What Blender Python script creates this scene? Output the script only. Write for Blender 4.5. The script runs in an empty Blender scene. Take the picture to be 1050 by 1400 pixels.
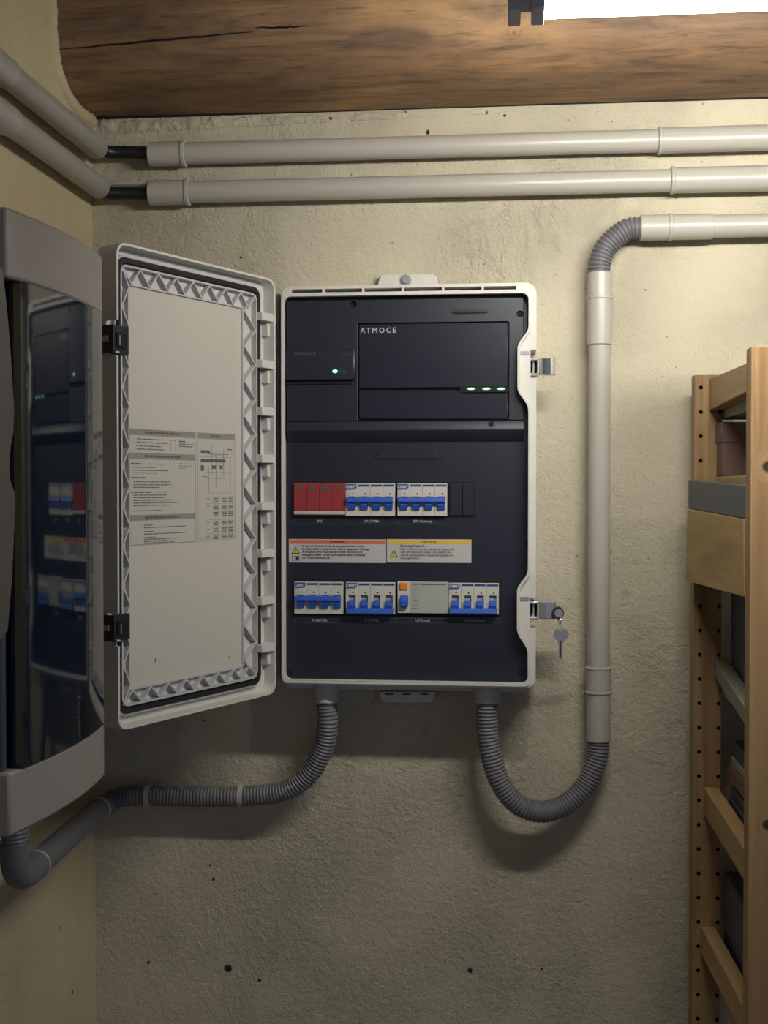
import bpy, math, random
from mathutils import Vector, Matrix, noise
from mathutils.geometry import tessellate_polygon

random.seed(7)
R = math.radians
FPX, W, H = 1700.0, 1050.0, 1400.0
HC = 1.5                       # camera height above the floor
DC = 1.86                      # camera distance from the back wall

# ---------------------------------------------------------------- camera
sc = bpy.context.scene
cam_d = bpy.data.cameras.new('camera')
cam = bpy.data.objects.new('camera', cam_d)
sc.collection.objects.link(cam)
cam_d.sensor_fit = 'VERTICAL'
cam_d.sensor_height = 36.0
cam_d.lens = 36.0 * FPX / H
cam_d.clip_start = 0.02
cam.location = (0, -DC, HC)
cam.rotation_euler = (R(90 - 1.11), 0, R(5.71))
sc.camera = cam
CM = cam.rotation_euler.to_matrix()
CO = Vector((0, -DC, HC))

# ---------------------------------------------------------------- world, exposure
wd = bpy.data.worlds.new('world'); sc.world = wd; wd.use_nodes = True
bg = wd.node_tree.nodes['Background']
bg.inputs[0].default_value = (0.62, 0.70, 1.0, 1)
bg.inputs[1].default_value = 0.26
sc.view_settings.view_transform = 'Standard'
sc.view_settings.look = 'None'
sc.view_settings.gamma = 1
sc.view_settings.use_curve_mapping = False
sc.view_settings.exposure = 0.0
LAMP_POWER = 104.0               # emission strength of the batten lamp's diffuser

# ---------------------------------------------------------------- projection helpers (work out real positions from measurements)
def ray(px, py):
    return CM @ Vector(((px - W / 2) / FPX, -(py - H / 2) / FPX, -1.0))
def P(px, py, d):
    """point at distance d in front of the back wall"""
    r = ray(px, py); t = (-d - CO.y) / r.y
    return CO + r * t
def Q(px, py, d):
    p = P(px, py, d); return (p.x, p.z)
def QS(px, py, d):
    """same, for long level and plumb edges: height read on the cabinet's middle line"""
    return (P(px, 667, d).x, P(558, py, d).z)
def PX(px, py, X):
    """point on the vertical plane x = X"""
    r = ray(px, py); t = (X - CO.x) / r.x
    return CO + r * t

# ---------------------------------------------------------------- materials
def nodes_of(name):
    m = bpy.data.materials.new(name); m.use_nodes = True
    nt = m.node_tree
    return m, nt, nt.nodes['Principled BSDF']
def lin(c):
    return tuple(((v / 255) / 12.92 if v / 255 <= .04045 else ((v / 255 + .055) / 1.055) ** 2.4) for v in c) + (1,)
def plain(name, rgb, rough=.5, metal=0., spec=.5, bump=0., bscale=300., var=0.):
    m, nt, b = nodes_of(name)
    b.inputs['Base Color'].default_value = lin(rgb)
    b.inputs['Roughness'].default_value = rough
    b.inputs['Metallic'].default_value = metal
    b.inputs['Specular IOR Level'].default_value = spec
    tc = nt.nodes.new('ShaderNodeTexCoord')
    if bump or var:
        n = nt.nodes.new('ShaderNodeTexNoise'); n.inputs['Scale'].default_value = bscale
        n.inputs['Detail'].default_value = 4
        nt.links.new(tc.outputs['Object'], n.inputs['Vector'])
    if bump:
        bp = nt.nodes.new('ShaderNodeBump'); bp.inputs['Strength'].default_value = bump
        bp.inputs['Distance'].default_value = .001
        nt.links.new(n.outputs['Fac'], bp.inputs['Height']); nt.links.new(bp.outputs[0], b.inputs['Normal'])
    if var:
        n2 = nt.nodes.new('ShaderNodeTexNoise'); n2.inputs['Scale'].default_value = 9; n2.inputs['Detail'].default_value = 5
        nt.links.new(tc.outputs['Object'], n2.inputs['Vector'])
        mx = nt.nodes.new('ShaderNodeMixRGB'); mx.inputs[1].default_value = lin(rgb)
        mx.inputs[2].default_value = lin([max(0, v - var) for v in rgb])
        nt.links.new(n2.outputs['Fac'], mx.inputs[0]); nt.links.new(mx.outputs[0], b.inputs['Base Color'])
    return m
def emit(name, rgb, s):
    m, nt, b = nodes_of(name)
    b.inputs['Base Color'].default_value = (0.02, 0.02, 0.02, 1)
    b.inputs['Emission Color'].default_value = rgb + (1,)
    b.inputs['Emission Strength'].default_value = s
    return m

def plaster(name, c1, c2, fine=1.0, spots=()):
    m, nt, b = nodes_of(name); N = nt.nodes; L = nt.links
    b.inputs['Roughness'].default_value = .92; b.inputs['Specular IOR Level'].default_value = .15
    geo = N.new('ShaderNodeNewGeometry')
    def nz(s, det=6, rough=.6, dist=0.):
        n = N.new('ShaderNodeTexNoise'); n.inputs['Scale'].default_value = s; n.inputs['Detail'].default_value = det
        n.inputs['Roughness'].default_value = rough; n.inputs['Distortion'].default_value = dist
        L.new(geo.outputs['Position'], n.inputs['Vector']); return n
    big, mid, small = nz(2.3), nz(95, 5, .62, .5), nz(260, 3, .75)
    mx = N.new('ShaderNodeMixRGB'); mx.inputs[1].default_value = lin(c1); mx.inputs[2].default_value = lin(c2)
    rp = N.new('ShaderNodeValToRGB'); rp.color_ramp.elements[0].position = .35; rp.color_ramp.elements[1].position = .68
    L.new(big.outputs['Fac'], rp.inputs[0]); L.new(rp.outputs[0], mx.inputs[0])
    # darker pin pricks and pits
    vor = N.new('ShaderNodeTexVoronoi'); vor.inputs['Scale'].default_value = 48; L.new(geo.outputs['Position'], vor.inputs['Vector'])
    pr = N.new('ShaderNodeValToRGB'); pr.color_ramp.elements[0].position = .05; pr.color_ramp.elements[1].position = .10
    pr.color_ramp.elements[0].color = (.5, .45, .38, 1); pr.color_ramp.elements[1].color = (1, 1, 1, 1)
    L.new(vor.outputs['Distance'], pr.inputs[0])
    gate = N.new('ShaderNodeValToRGB'); gate.color_ramp.elements[0].position = .5; gate.color_ramp.elements[1].position = .56
    gn = nz(6, 3); L.new(gn.outputs['Fac'], gate.inputs[0])
    mm = N.new('ShaderNodeMixRGB'); L.new(gate.outputs[0], mm.inputs[0]); mm.inputs[1].default_value = (1, 1, 1, 1); L.new(pr.outputs[0], mm.inputs[2])
    mul = N.new('ShaderNodeMixRGB'); mul.blend_type = 'MULTIPLY'; mul.inputs[0].default_value = 1
    L.new(mx.outputs[0], mul.inputs[1]); L.new(mm.outputs[0], mul.inputs[2])
    out = mul.outputs[0]
    # individual old drill holes and chips in the plaster
    hsum = None
    for (p, r) in spots:
        ds = N.new('ShaderNodeVectorMath'); ds.operation = 'DISTANCE'
        L.new(geo.outputs['Position'], ds.inputs[0]); ds.inputs[1].default_value = p
        ad = N.new('ShaderNodeMath'); ad.operation = 'MULTIPLY_ADD'; L.new(small.outputs['Fac'], ad.inputs[0]); ad.inputs[1].default_value = r * 1.2
        L.new(ds.outputs['Value'], ad.inputs[2])
        mr = N.new('ShaderNodeMapRange'); mr.inputs['From Min'].default_value = r * 1.2; mr.inputs['From Max'].default_value = r * 1.6
        L.new(ad.outputs[0], mr.inputs['Value'])
        m3 = N.new('ShaderNodeMixRGB'); m3.inputs[1].default_value = (.03, .025, .02, 1); L.new(mr.outputs[0], m3.inputs[0]); L.new(out, m3.inputs[2])
        out = m3.outputs[0]
    L.new(out, b.inputs['Base Color'])
    a = N.new('ShaderNodeMath'); a.operation = 'MULTIPLY_ADD'; L.new(mid.outputs['Fac'], a.inputs[0]); a.inputs[1].default_value = 1.6
    L.new(small.outputs['Fac'], a.inputs[2])
    patch = nz(4.5, 4, .6); pm = N.new('ShaderNodeMapRange'); pm.inputs['From Min'].default_value = .42; pm.inputs['From Max'].default_value = .6
    pm.inputs['To Min'].default_value = .6 * fine; pm.inputs['To Max'].default_value = 1.0 * fine; L.new(patch.outputs['Fac'], pm.inputs['Value'])
    bp = N.new('ShaderNodeBump'); bp.inputs['Distance'].default_value = .0036; L.new(pm.outputs[0], bp.inputs['Strength'])
    # flaked trowel marks: sharp little ledges
    fl = nz(30, 6, .7, 1.2); fr = N.new('ShaderNodeValToRGB'); fr.color_ramp.elements[0].position = .5; fr.color_ramp.elements[1].position = .53
    L.new(fl.outputs['Fac'], fr.inputs[0])
    a2 = N.new('ShaderNodeMath'); a2.operation = 'MULTIPLY_ADD'; L.new(fr.outputs[0], a2.inputs[0]); a2.inputs[1].default_value = .22; L.new(a.outputs[0], a2.inputs[2])
    L.new(a2.outputs[0], bp.inputs['Height'])
    b2 = N.new('ShaderNodeBump'); b2.inputs['Strength'].default_value = .5; b2.inputs['Distance'].default_value = .03
    L.new(big.outputs['Fac'], b2.inputs['Height']); L.new(bp.outputs[0], b2.inputs['Normal'])
    L.new(b2.outputs[0], b.inputs['Normal'])
    return m

def wood(name, c1, c2, c3, stretch, scale=14., rough=.6, knots=(), bump=.25, blot=0.):
    """grain runs along the axis whose stretch value is small"""
    m, nt, b = nodes_of(name); N = nt.nodes; L = nt.links
    b.inputs['Roughness'].default_value = rough; b.inputs['Specular IOR Level'].default_value = .3
    geo = N.new('ShaderNodeNewGeometry'); mp = N.new('ShaderNodeMapping'); mp.inputs['Scale'].default_value = stretch
    L.new(geo.outputs['Position'], mp.inputs['Vector'])
    src = mp.outputs[0]
    for (p, r) in knots:       # bend the grain around each knot
        ds = N.new('ShaderNodeVectorMath'); ds.operation = 'DISTANCE'; L.new(geo.outputs['Position'], ds.inputs[0]); ds.inputs[1].default_value = p
        mr = N.new('ShaderNodeMapRange'); mr.inputs['From Min'].default_value = 0; mr.inputs['From Max'].default_value = r * 3
        mr.inputs['To Min'].default_value = .06; mr.inputs['To Max'].default_value = 0; L.new(ds.outputs['Value'], mr.inputs['Value'])
        cb = N.new('ShaderNodeCombineXYZ'); L.new(mr.outputs[0], cb.inputs[0]); L.new(mr.outputs[0], cb.inputs[1])
        va = N.new('ShaderNodeVectorMath'); L.new(src, va.inputs[0]); L.new(cb.outputs[0], va.inputs[1]); src = va.outputs[0]
    n = N.new('ShaderNodeTexNoise'); n.inputs['Scale'].default_value = scale; n.inputs['Detail'].default_value = 7; n.inputs['Roughness'].default_value = .62
    n.inputs['Distortion'].default_value = .7; L.new(src, n.inputs['Vector'])
    rp = N.new('ShaderNodeValToRGB'); e = rp.color_ramp.elements
    e[0].position = .3; e[0].color = lin(c3); e[1].position = .72; e[1].color = lin(c1)
    k = e.new(.5); k.color = lin(c2)
    L.new(n.outputs['Fac'], rp.inputs[0]); out = rp.outputs[0]
    if blot:
        mp4 = N.new('ShaderNodeMapping'); mp4.inputs['Scale'].default_value = [v * (.35 if v < 1 else 1) for v in stretch]
        L.new(geo.outputs['Position'], mp4.inputs['Vector'])
        n4 = N.new('ShaderNodeTexNoise'); n4.inputs['Scale'].default_value = 150; n4.inputs['Detail'].default_value = 6; n4.inputs['Roughness'].default_value = .7; n4.inputs['Distortion'].default_value = .8
        L.new(mp4.outputs[0], n4.inputs['Vector'])
        r4 = N.new('ShaderNodeValToRGB'); r4.color_ramp.elements[0].position = .33; r4.color_ramp.elements[1].position = .47
        r4.color_ramp.elements[0].color = (.45, .42, .40, 1); L.new(n4.outputs['Fac'], r4.inputs[0])
        m4 = N.new('ShaderNodeMixRGB'); m4.blend_type = 'MULTIPLY'; m4.inputs[0].default_value = .8
        L.new(out, m4.inputs[1]); L.new(r4.outputs[0], m4.inputs[2]); out = m4.outputs[0]
        n2 = N.new('ShaderNodeTexNoise'); n2.inputs['Scale'].default_value = 5; n2.inputs['Detail'].default_value = 5
        mp2 = N.new('ShaderNodeMapping'); mp2.inputs['Scale'].default_value = [min(1, v * 3) for v in stretch]
        L.new(geo.outputs['Position'], mp2.inputs['Vector']); L.new(mp2.outputs[0], n2.inputs['Vector'])
        r2 = N.new('ShaderNodeValToRGB'); r2.color_ramp.elements[0].position = .42; r2.color_ramp.elements[1].position = .6
        r2.color_ramp.elements[0].color = (1 - blot, 1 - blot, 1 - blot * .85, 1); L.new(n2.outputs['Fac'], r2.inputs[0])
        ml = N.new('ShaderNodeMixRGB'); ml.blend_type = 'MULTIPLY'; ml.inputs[0].default_value = 1
        L.new(out, ml.inputs[1]); L.new(r2.outputs[0], ml.inputs[2]); out = ml.outputs[0]
    for (p, r) in knots:
        mp3 = N.new('ShaderNodeVectorMath'); mp3.operation = 'SUBTRACT'; L.new(geo.outputs['Position'], mp3.inputs[0]); mp3.inputs[1].default_value = p
        sc3 = N.new('ShaderNodeVectorMath'); sc3.operation = 'MULTIPLY'; L.new(mp3.outputs[0], sc3.inputs[0]); sc3.inputs[1].default_value = (.8, .5, 1)
        ln = N.new('ShaderNodeVectorMath'); ln.operation = 'LENGTH'; L.new(sc3.outputs[0], ln.inputs[0])
        mr = N.new('ShaderNodeMapRange'); mr.inputs['From Min'].default_value = r * .75; mr.inputs['From Max'].default_value = r * 1.15; L.new(ln.outputs['Value'], mr.inputs['Value'])
        m3 = N.new('ShaderNodeMixRGB'); m3.inputs[1].default_value = lin([v * .45 for v in c3]); L.new(mr.outputs[0], m3.inputs[0]); L.new(out, m3.inputs[2]); out = m3.outputs[0]
    L.new(out, b.inputs['Base Color'])
    bp = N.new('ShaderNodeBump'); bp.inputs['Strength'].default_value = bump; bp.inputs['Distance'].default_value = .002
    L.new(n.outputs['Fac'], bp.inputs['Height']); L.new(bp.outputs[0], b.inputs['Normal'])
    return m

def wp(px, py): return tuple(P(px, py, 0))
XL = P(128, 667, 0).x          # plane of the left wall
M = {}
M['plaster'] = plaster('plaster_cream', (206, 198, 174), (190, 183, 162), 1.0,
    [(wp(203, 1316), .0032), (wp(312, 1324), .0075), (wp(355, 1340), .0034), (wp(643, 1327), .0048), (wp(585, 181), .004), (wp(555, 154), .003),
     (wp(287, 1183), .0022), (wp(292, 1202), .003), (wp(278, 985), .0022), (wp(665, 154), .0032), (wp(690, 158), .0026), (wp(452, 163), .004), (wp(741, 1325), .0022), (wp(329, 352), .0026)])
M['plaster_left'] = plaster('plaster_ochre', (202, 188, 152), (188, 174, 142), .55, [(tuple(PX(99, 1357, XL)), .004), (tuple(PX(82, 1268, XL)), .0025)])
M['plaster_raw'] = plaster('plaster_rough_edge', (196, 190, 168), (150, 142, 122), 2.0)
M['beam'] = wood('old_brown_beam', (192, 154, 108), (166, 132, 96), (116, 98, 78), (.2, 1, 1), 34, .62, [(tuple(P(703, 43, .162)), .0045)], .6, .45)
M['joist'] = wood('ceiling_boards_wood', (120, 88, 58), (96, 68, 45), (60, 42, 30), (1, .08, 1), 20, .7)
M['pine'] = wood('pine', (162, 134, 96), (150, 122, 86), (128, 98, 68), (1, 1, .05), 42, .5,
                 [(tuple(P(1052, 638, .43)), .0068), (tuple(P(1052, 1128, .43)), .0068)], .15)
M['pine_rail'] = wood('pine_rail', (178, 150, 106), (166, 136, 94), (142, 112, 74), (1, .06, 1), 38, .5, (), .15)
M['pine_board'] = wood('pine_board', (186, 158, 108), (172, 144, 96), (150, 122, 78), (.12, .12, 1), 30, .5, (), .15)
M['grey_paint'] = plain('grey_paint', (92, 94, 98), .6, bump=.1)
M['floor'] = plain('concrete_floor', (128, 122, 112), .85, bump=.5, bscale=60, var=25)
M['pvc'] = plain('grey_pvc', (176, 172, 163), .32, spec=.5, bump=.05, bscale=40)
M['pvc_dark'] = plain('dark_grey_pvc', (104, 104, 108), .45)
M['flex'] = plain('corrugated_grey_pvc', (108, 108, 112), .45)
M['clip'] = plain('pale_clip_plastic', (170, 168, 164), .45)
M['cable'] = plain('black_cable', (26, 27, 34), .4)
M['shell'] = plain('light_grey_enclosure', (206, 204, 197), .42, bump=.06, bscale=900)
M['shell_in'] = plain('light_grey_inner', (188, 188, 188), .5, bump=.05, bscale=900)
M['panel_in'] = plain('off_white_panel', (198, 194, 182), .45)
M['gasket'] = plain('black_rubber', (26, 26, 27), .7)
M['black'] = plain('black_textured_plastic', (29, 32, 45), .40, spec=.55, bump=.12, bscale=1500)
M['black_gloss'] = plain('black_smooth_plastic', (29, 31, 43), .3, spec=.55)
M['void'] = plain('dark_gap', (8, 8, 10), .8)
M['breaker'] = plain('breaker_white', (196, 193, 184), .5)
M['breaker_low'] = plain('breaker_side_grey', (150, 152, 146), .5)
M['rcd_grey'] = plain('breaker_pale_grey', (166, 168, 162), .5)
M['blue'] = plain('lever_blue', (42, 86, 182), .4)
M['dblue'] = plain('print_blue', (28, 62, 136), .5)
M['red'] = plain('surge_red', (146, 50, 52), .45)
M['orange'] = plain('button_orange', (226, 124, 36), .45)
M['green'] = plain('indicator_green', (46, 84, 58), .4)
M['ink'] = plain('print_grey', (92, 92, 90), .7)
M['ink_dark'] = plain('print_black', (38, 38, 40), .7)
M['ink_bar'] = plain('print_bar_grey', (142, 140, 132), .7)
M['ink_red'] = plain('print_red', (186, 96, 90), .7)
M['ink_white'] = plain('print_white', (206, 206, 206), .6)
M['ink_dim'] = plain('print_dim', (120, 122, 126), .6)
M['ink_line'] = plain('print_line', (84, 88, 98), .6)
M['sticker'] = plain('sticker_white', (182, 181, 180), .5)
M['sticker_o'] = plain('sticker_orange', (206, 104, 66), .5)
M['sticker_y'] = plain('sticker_yellow', (214, 180, 50), .5)
M['paper'] = plain('diagram_paper', (190, 187, 175), .55)
M['chrome'] = plain('chrome', (214, 214, 214), .24, metal=.75)
M['steel'] = plain('dull_steel', (150, 150, 160), .4, metal=.35)
M['dsteel'] = plain('dark_latch_metal', (60, 61, 66), .4, metal=.6)
M['brass'] = plain('dark_brass_ring', (92, 80, 56), .35, metal=.9)
M['box_brown'] = plain('brown_box', (112, 84, 80), .6, bump=.1)
M['box_blue'] = plain('slate_box', (62, 70, 84), .6)
M['grey_rail'] = plain('pale_green_grey_paint', (128, 126, 112), .6)
M['grip'] = plain('taupe_grip', (80, 75, 70), .5)
M['yellow'] = plain('yellow_plastic', (204, 180, 30), .5)
M['lamp_body'] = plain('lamp_end_grey', (176, 178, 196), .5)
M['housing2'] = plain('grey_unit_housing', (148, 143, 136), .5)
M['glass2'] = plain('smoked_door', (14, 26, 38), .055, spec=.85)
M['led'] = emit('green_led', (.4, 1, .62), 3.2)
M['led_glow'] = emit('green_led_glow', (.04, .6, .2), .6)  # green halo around each status light, imitated by an emitting ring
M['lamp'] = emit('lamp_diffuser', (1.0, .96, .87), LAMP_POWER)

# ---------------------------------------------------------------- mesh builder
def FW(a, b, c): return Vector((a, -c, b))                       # on the back wall: (x, height, distance from wall)
class MB:
    def __init__(s, F=FW): s.v = []; s.f = []; s.m = []; s.mats = []; s.F = F
    def mi(s, mat):
        if mat not in s.mats: s.mats.append(mat)
        return s.mats.index(mat)
    def add(s, vs, fs, mat):
        o = len(s.v); k = s.mi(mat); s.v += [tuple(x) for x in vs]
        for f in fs: s.f.append([o + i for i in f]); s.m.append(k)
    def prism(s, loops, c0, c1, mat, F=None, taper=None):
        """loops of (a, b); first the outline, then holes; from depth c0 (back) to c1 (front)"""
        F = F or s.F; pts = [p for l in loops for p in l]
        tri = tessellate_polygon([[Vector((p[0], p[1], 0)) for p in l] for l in loops])
        n = len(pts); front = [F(p[0], p[1], c1) for p in pts]; back = [F(p[0], p[1], c0) for p in pts]
        fs = []
        for t in tri:
            a, b2, c = [Vector(pts[i]) for i in t]
            t = list(t)
            if (b2 - a).cross(c - a) < 0: t = t[::-1]
            fs.append(t); fs.append([i + n for i in t[::-1]])
        o = 0
        for li, l in enumerate(loops):
            ar = sum(l[i][0] * l[(i + 1) % len(l)][1] - l[(i + 1) % len(l)][0] * l[i][1] for i in range(len(l)))
            for i in range(len(l)):
                i0, i1 = o + i, o + (i + 1) % len(l)
                q = [i0, i0 + n, i1 + n, i1]
                if (ar < 0) != (li > 0): q = q[::-1]
                fs.append(q)
            o += len(l)
        s.add(front + back, fs, mat)
    def box(s, a0, a1, b0, b1, c0, c1, mat, F=None):
        s.prism([[(a0, b0), (a1, b0), (a1, b1), (a0, b1)]], c0, c1, mat, F)
    def beam(s, p, q, wd_, c0, c1, mat, F=None):
        dx, dy = q[0] - p[0], q[1] - p[1]; l = math.hypot(dx, dy) or 1; nx, ny = -dy / l * wd_ / 2, dx / l * wd_ / 2
        s.prism([[(p[0] - nx, p[1] - ny), (q[0] - nx, q[1] - ny), (q[0] + nx, q[1] + ny), (p[0] + nx, p[1] + ny)]], c0, c1, mat, F)
    def tube(s, path, rad, mat, seg=24, cap=True, ring=None, up=Vector((0, 0, 1))):
        """path of Vectors; rad number or list"""
        n = len(path); rs = rad if isinstance(rad, (list, tuple)) else [rad] * n
        T = [(path[min(i + 1, n - 1)] - path[max(i - 1, 0)]).normalized() for i in range(n)]
        u = T[0].orthogonal().normalized(); vs = []; fs = []
        for i in range(n):
            u = (u - T[i] * u.dot(T[i])).normalized(); w = T[i].cross(u)
            for k in range(seg):
                a = 2 * math.pi * k / seg
                vs.append(path[i] + (u * math.cos(a) + w * math.sin(a)) * rs[i])
        for i in range(n - 1):
            for k in range(seg):
                k2 = (k + 1) % seg
                fs.append([i * seg + k, i * seg + k2, (i + 1) * seg + k2, (i + 1) * seg + k])
        if cap:
            fs.append([k for k in range(seg)][::-1]); fs.append([(n - 1) * seg + k for k in range(seg)])
        s.add(vs, fs, mat)
    def cyl(s, a, b, r, mat, seg=24): s.tube([Vector(a), Vector(b)], r, mat, seg)
    def hexa(s, p8, mat):
        """eight corners: 0-3 one face, 4-7 the opposite one"""
        s.add(p8, [[0, 3, 2, 1], [4, 5, 6, 7], [0, 1, 5, 4], [1, 2, 6, 5], [2, 3, 7, 6], [3, 0, 4, 7]], mat)
    def text(s, body, a, b, c, size, mat, F=None, align='CENTER', space=1.0, sx=1.0, bold=0.0):
        F = F or s.F
        cu = bpy.data.curves.new('t', 'FONT'); cu.body = body; cu.size = size; cu.align_x = align; cu.align_y = 'CENTER'
        cu.space_character = space; cu.resolution_u = 2; cu.offset = bold
        ob = bpy.data.objects.new('t', cu); sc.collection.objects.link(ob)
        dg = bpy.context.evaluated_depsgraph_get(); dg.update()
        me = bpy.data.meshes.new_from_object(ob.evaluated_get(dg))
        s.add([F(a + v.co.x * sx, b + v.co.y, c) for v in me.vertices], [list(p.vertices) for p in me.polygons], mat)
        bpy.data.objects.remove(ob); bpy.data.meshes.remove(me); bpy.data.curves.remove(cu)
    def build(s, name, parent=None, bevel=0., smooth=32, fix=True, origin=None):
        me = bpy.data.meshes.new(name)
        lo = [min(v[i] for v in s.v) for i in range(3)]; hi = [max(v[i] for v in s.v) for i in range(3)]
        o = Vector(origin) if origin else Vector(((lo[0] + hi[0]) / 2, (lo[1] + hi[1]) / 2, lo[2]))
        me.from_pydata([Vector(v) - o for v in s.v], [], s.f); me.update()
        for mt in s.mats: me.materials.append(mt)
        me.polygons.foreach_set('material_index', s.m)
        me.shade_smooth(); me.set_sharp_from_angle(angle=R(smooth))
        ob = bpy.data.objects.new(name, me); sc.collection.objects.link(ob)
        if parent is not None:
            ob.parent = parent; ob.location = o - wloc(parent)
        else: ob.location = o
        if bevel:
            bv = ob.modifiers.new('bevel', 'BEVEL'); bv.width = bevel; bv.segments = 2; bv.limit_method = 'ANGLE'; bv.angle_limit = R(50)
        return ob
def wloc(o):
    l = Vector(o.location)
    while o.parent: o = o.parent; l += Vector(o.location)
    return l
def tag(o, label=None, cat=None, group=None, kind=None):
    if label: o['label'] = label
    if cat: o['category'] = cat
    if group: o['group'] = group
    if kind: o['kind'] = kind
    return o
def thing(name, loc, label, cat, group=None):
    o = bpy.data.objects.new(name, None); o.empty_display_size = .05; sc.collection.objects.link(o); o.location = loc
    return tag(o, label, cat, group)
def rrect(x0, z0, x1, z1, r, n=6):
    if x1 < x0: x0, x1 = x1, x0
    if z1 < z0: z0, z1 = z1, z0
    out = []
    for cx, cz, a0 in ((x1 - r, z0 + r, -90), (x1 - r, z1 - r, 0), (x0 + r, z1 - r, 90), (x0 + r, z0 + r, 180)):
        for i in range(n + 1):
            a = R(a0 + 90 * i / n); out.append((cx + r * math.cos(a), cz + r * math.sin(a)))
    return out
def rect(x0, z0, x1, z1): return [(x0, z0), (x1, z0), (x1, z1), (x0, z1)]
def catmull(pts, n=16):
    out = []; p = [pts[0] * 2 - pts[1]] + pts + [pts[-1] * 2 - pts[-2]]
    for i in range(1, len(p) - 2):
        for k in range(n):
            t = k / n; a, b, c, d = p[i - 1], p[i], p[i + 1], p[i + 2]
            out.append(.5 * ((2 * b) + (c - a) * t + (2 * a - 5 * b + 4 * c - d) * t * t + (3 * b - a - 3 * c + d) * t ** 3))
    out.append(pts[-1]); return out
def resample(path, step):
    L = [0]
    for i in range(1, len(path)): L.append(L[-1] + (path[i] - path[i - 1]).length)
    n = max(2, int(round(L[-1] / step))); out = []; j = 0
    for k in range(n + 1):
        s = L[-1] * k / n
        while j < len(L) - 2 and L[j + 1] < s: j += 1
        t = (s - L[j]) / max(1e-9, L[j + 1] - L[j]); out.append(path[j].lerp(path[j + 1], min(1, t)))
    return out
def corrugated(pts, r, mat, pitch=.0052, amp=.0014):
    path = resample(catmull(pts), pitch / 6)
    prof = [0, .55, 1, 1, .55, 0]
    rs = [r - amp + amp * prof[i % 6] for i in range(len(path))]
    m = MB(); m.tube(path, rs, mat, 26); return m

# ================================================================= STRUCTURE
def struct(m, name, parent=None, **k):
    o = m.build(name, parent, **k)
    if parent is None: o['kind'] = 'structure'
    return o
m = MB(); m.box(XL - .12, 2.4, 0, 2.6, -.12, 0, M['plaster']); struct(m, 'wall_back')
m = MB(); m.box(XL - .12, XL, 0, 2.6, 0, 3.6, M['plaster_left']); struct(m, 'wall_left')
m = MB(); m.box(XL - .12, 2.4, -.1, 0, -.12, 3.6, M['floor']); struct(m, 'floor')
m = MB(); m.box(XL - .12, 2.4, 2.6, 2.66, -.12, 3.6, M['void']); ceil = struct(m, 'ceiling')
for k in range(25):
    x0 = XL - .12 + k * .125
    m = MB(); m.box(x0 + .002, x0 + .123, 2.575, 2.5995, -.0, 3.6, M['joist']); m.build('ceiling_board', ceil, bevel=.002)

# old beam bedded in the corner of wall and ceiling
zb = P(600, 143, 0).z
def beam_profile():
    pr = [(-.03, -.004), (.03, -.004), (.075, .0), (.11, .008), (.135, .022), (.152, .045), (.160, .075), (.164, .12), (.162, .2), (.155, .3), (.13, .345), (.1, .36), (-.03, .36)]
    return catmull([Vector((a, b, 0)) for a, b in pr], 4)
m = MB(); pr = beam_profile(); xs = [XL - .02 + i * .03 for i in range(102)]
vs = []; fs = []
for i, x in enumerate(xs):
    for j, p in enumerate(pr):
        nz_ = noise.noise(Vector((x * 1.6, p.x * 7, p.y * 7))) * .007 + noise.noise(Vector((x * 9, p.x * 30, p.y * 30))) * .0016
        sgn = -.02 if j else 0
        k = min(1, max(0, p.x / .05))
        vs.append((x, -(p.x + nz_ * k), zb + p.y - .003 * (x - 0) + nz_ * (.4 if p.x > .0 else 0)))
n = len(pr)
for i in range(len(xs) - 1):
    for j in range(n - 1): fs.append([i * n + j, (i + 1) * n + j, (i + 1) * n + j + 1, i * n + j + 1])
fs.append(list(range(n))); fs.append([(len(xs) - 1) * n + j for j in range(n)][::-1])
m.add(vs, fs, M['beam'])
# two long drying cracks, thin recessed-looking splinters
bo = m.build('ceiling_beam', smooth=50)
tag(bo, 'old dark brown wooden beam running along the top of the wall', 'beam')
bm_ = MB()
for (x0, x1, yy0, yy1) in ((80, 345, 68, 44), (350, 420, 38, 36), (560, 700, 300, 300)):
    if yy0 > 200: continue
    pts = []
    for i in range(13):
        t = i / 12; px = x0 + (x1 - x0) * t; py = yy0 + (yy1 - yy0) * t + random.uniform(-1, 1)
        p = P(px, py, .1635); pts.append(p)
    bm_.tube(pts, [.0003 + .0012 * math.sin(math.pi * (i + .5) / 13) for i in range(13)], M['void'], 6)
ck = bm_.build('drying_crack', bo)

# torn plaster edge where wall meets the beam
m = MB(); nx, nzv = 300, 9; vs = []; fs = []
x0, x1 = XL + .001, P(760, 150, 0).x
for i in range(nx + 1):
    t = i / nx; x = x0 + (x1 - x0) * t; amp = (1 - t) ** 1.2
    for j in range(nzv):
        q = j / (nzv - 1)
        hgt = (.0015 + .006 * amp) * min(1, (1 - t) * 6)
        z = zb - .003 * x - .028 * (1 - q) * (.35 + .65 * amp) - .0062 + (.003 + .012 * amp) * (noise.noise(Vector((x * 45, 1, 0))) + .4 * noise.noise(Vector((x * 140, 1, 7))) - .35) * q
        bulge = math.sin(math.pi * min(1, q * 1.0)) ** .6 if 0 < q < 1 else 0
        y = -(.0005 + hgt * bulge * (.55 + .7 * noise.noise(Vector((x * 60, z * 60, 3))) + .3 * noise.noise(Vector((x * 190, z * 190, 5))))) if 0 < q < 1 else .003
        vs.append((x, min(.002, y), z))
for i in range(nx):
    for j in range(nzv - 1): fs.append([i * nzv + j, (i + 1) * nzv + j, (i + 1) * nzv + j + 1, i * nzv + j + 1])
m.add(vs, fs, M['plaster']); struct(m, 'trim_1', smooth=60)
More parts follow.
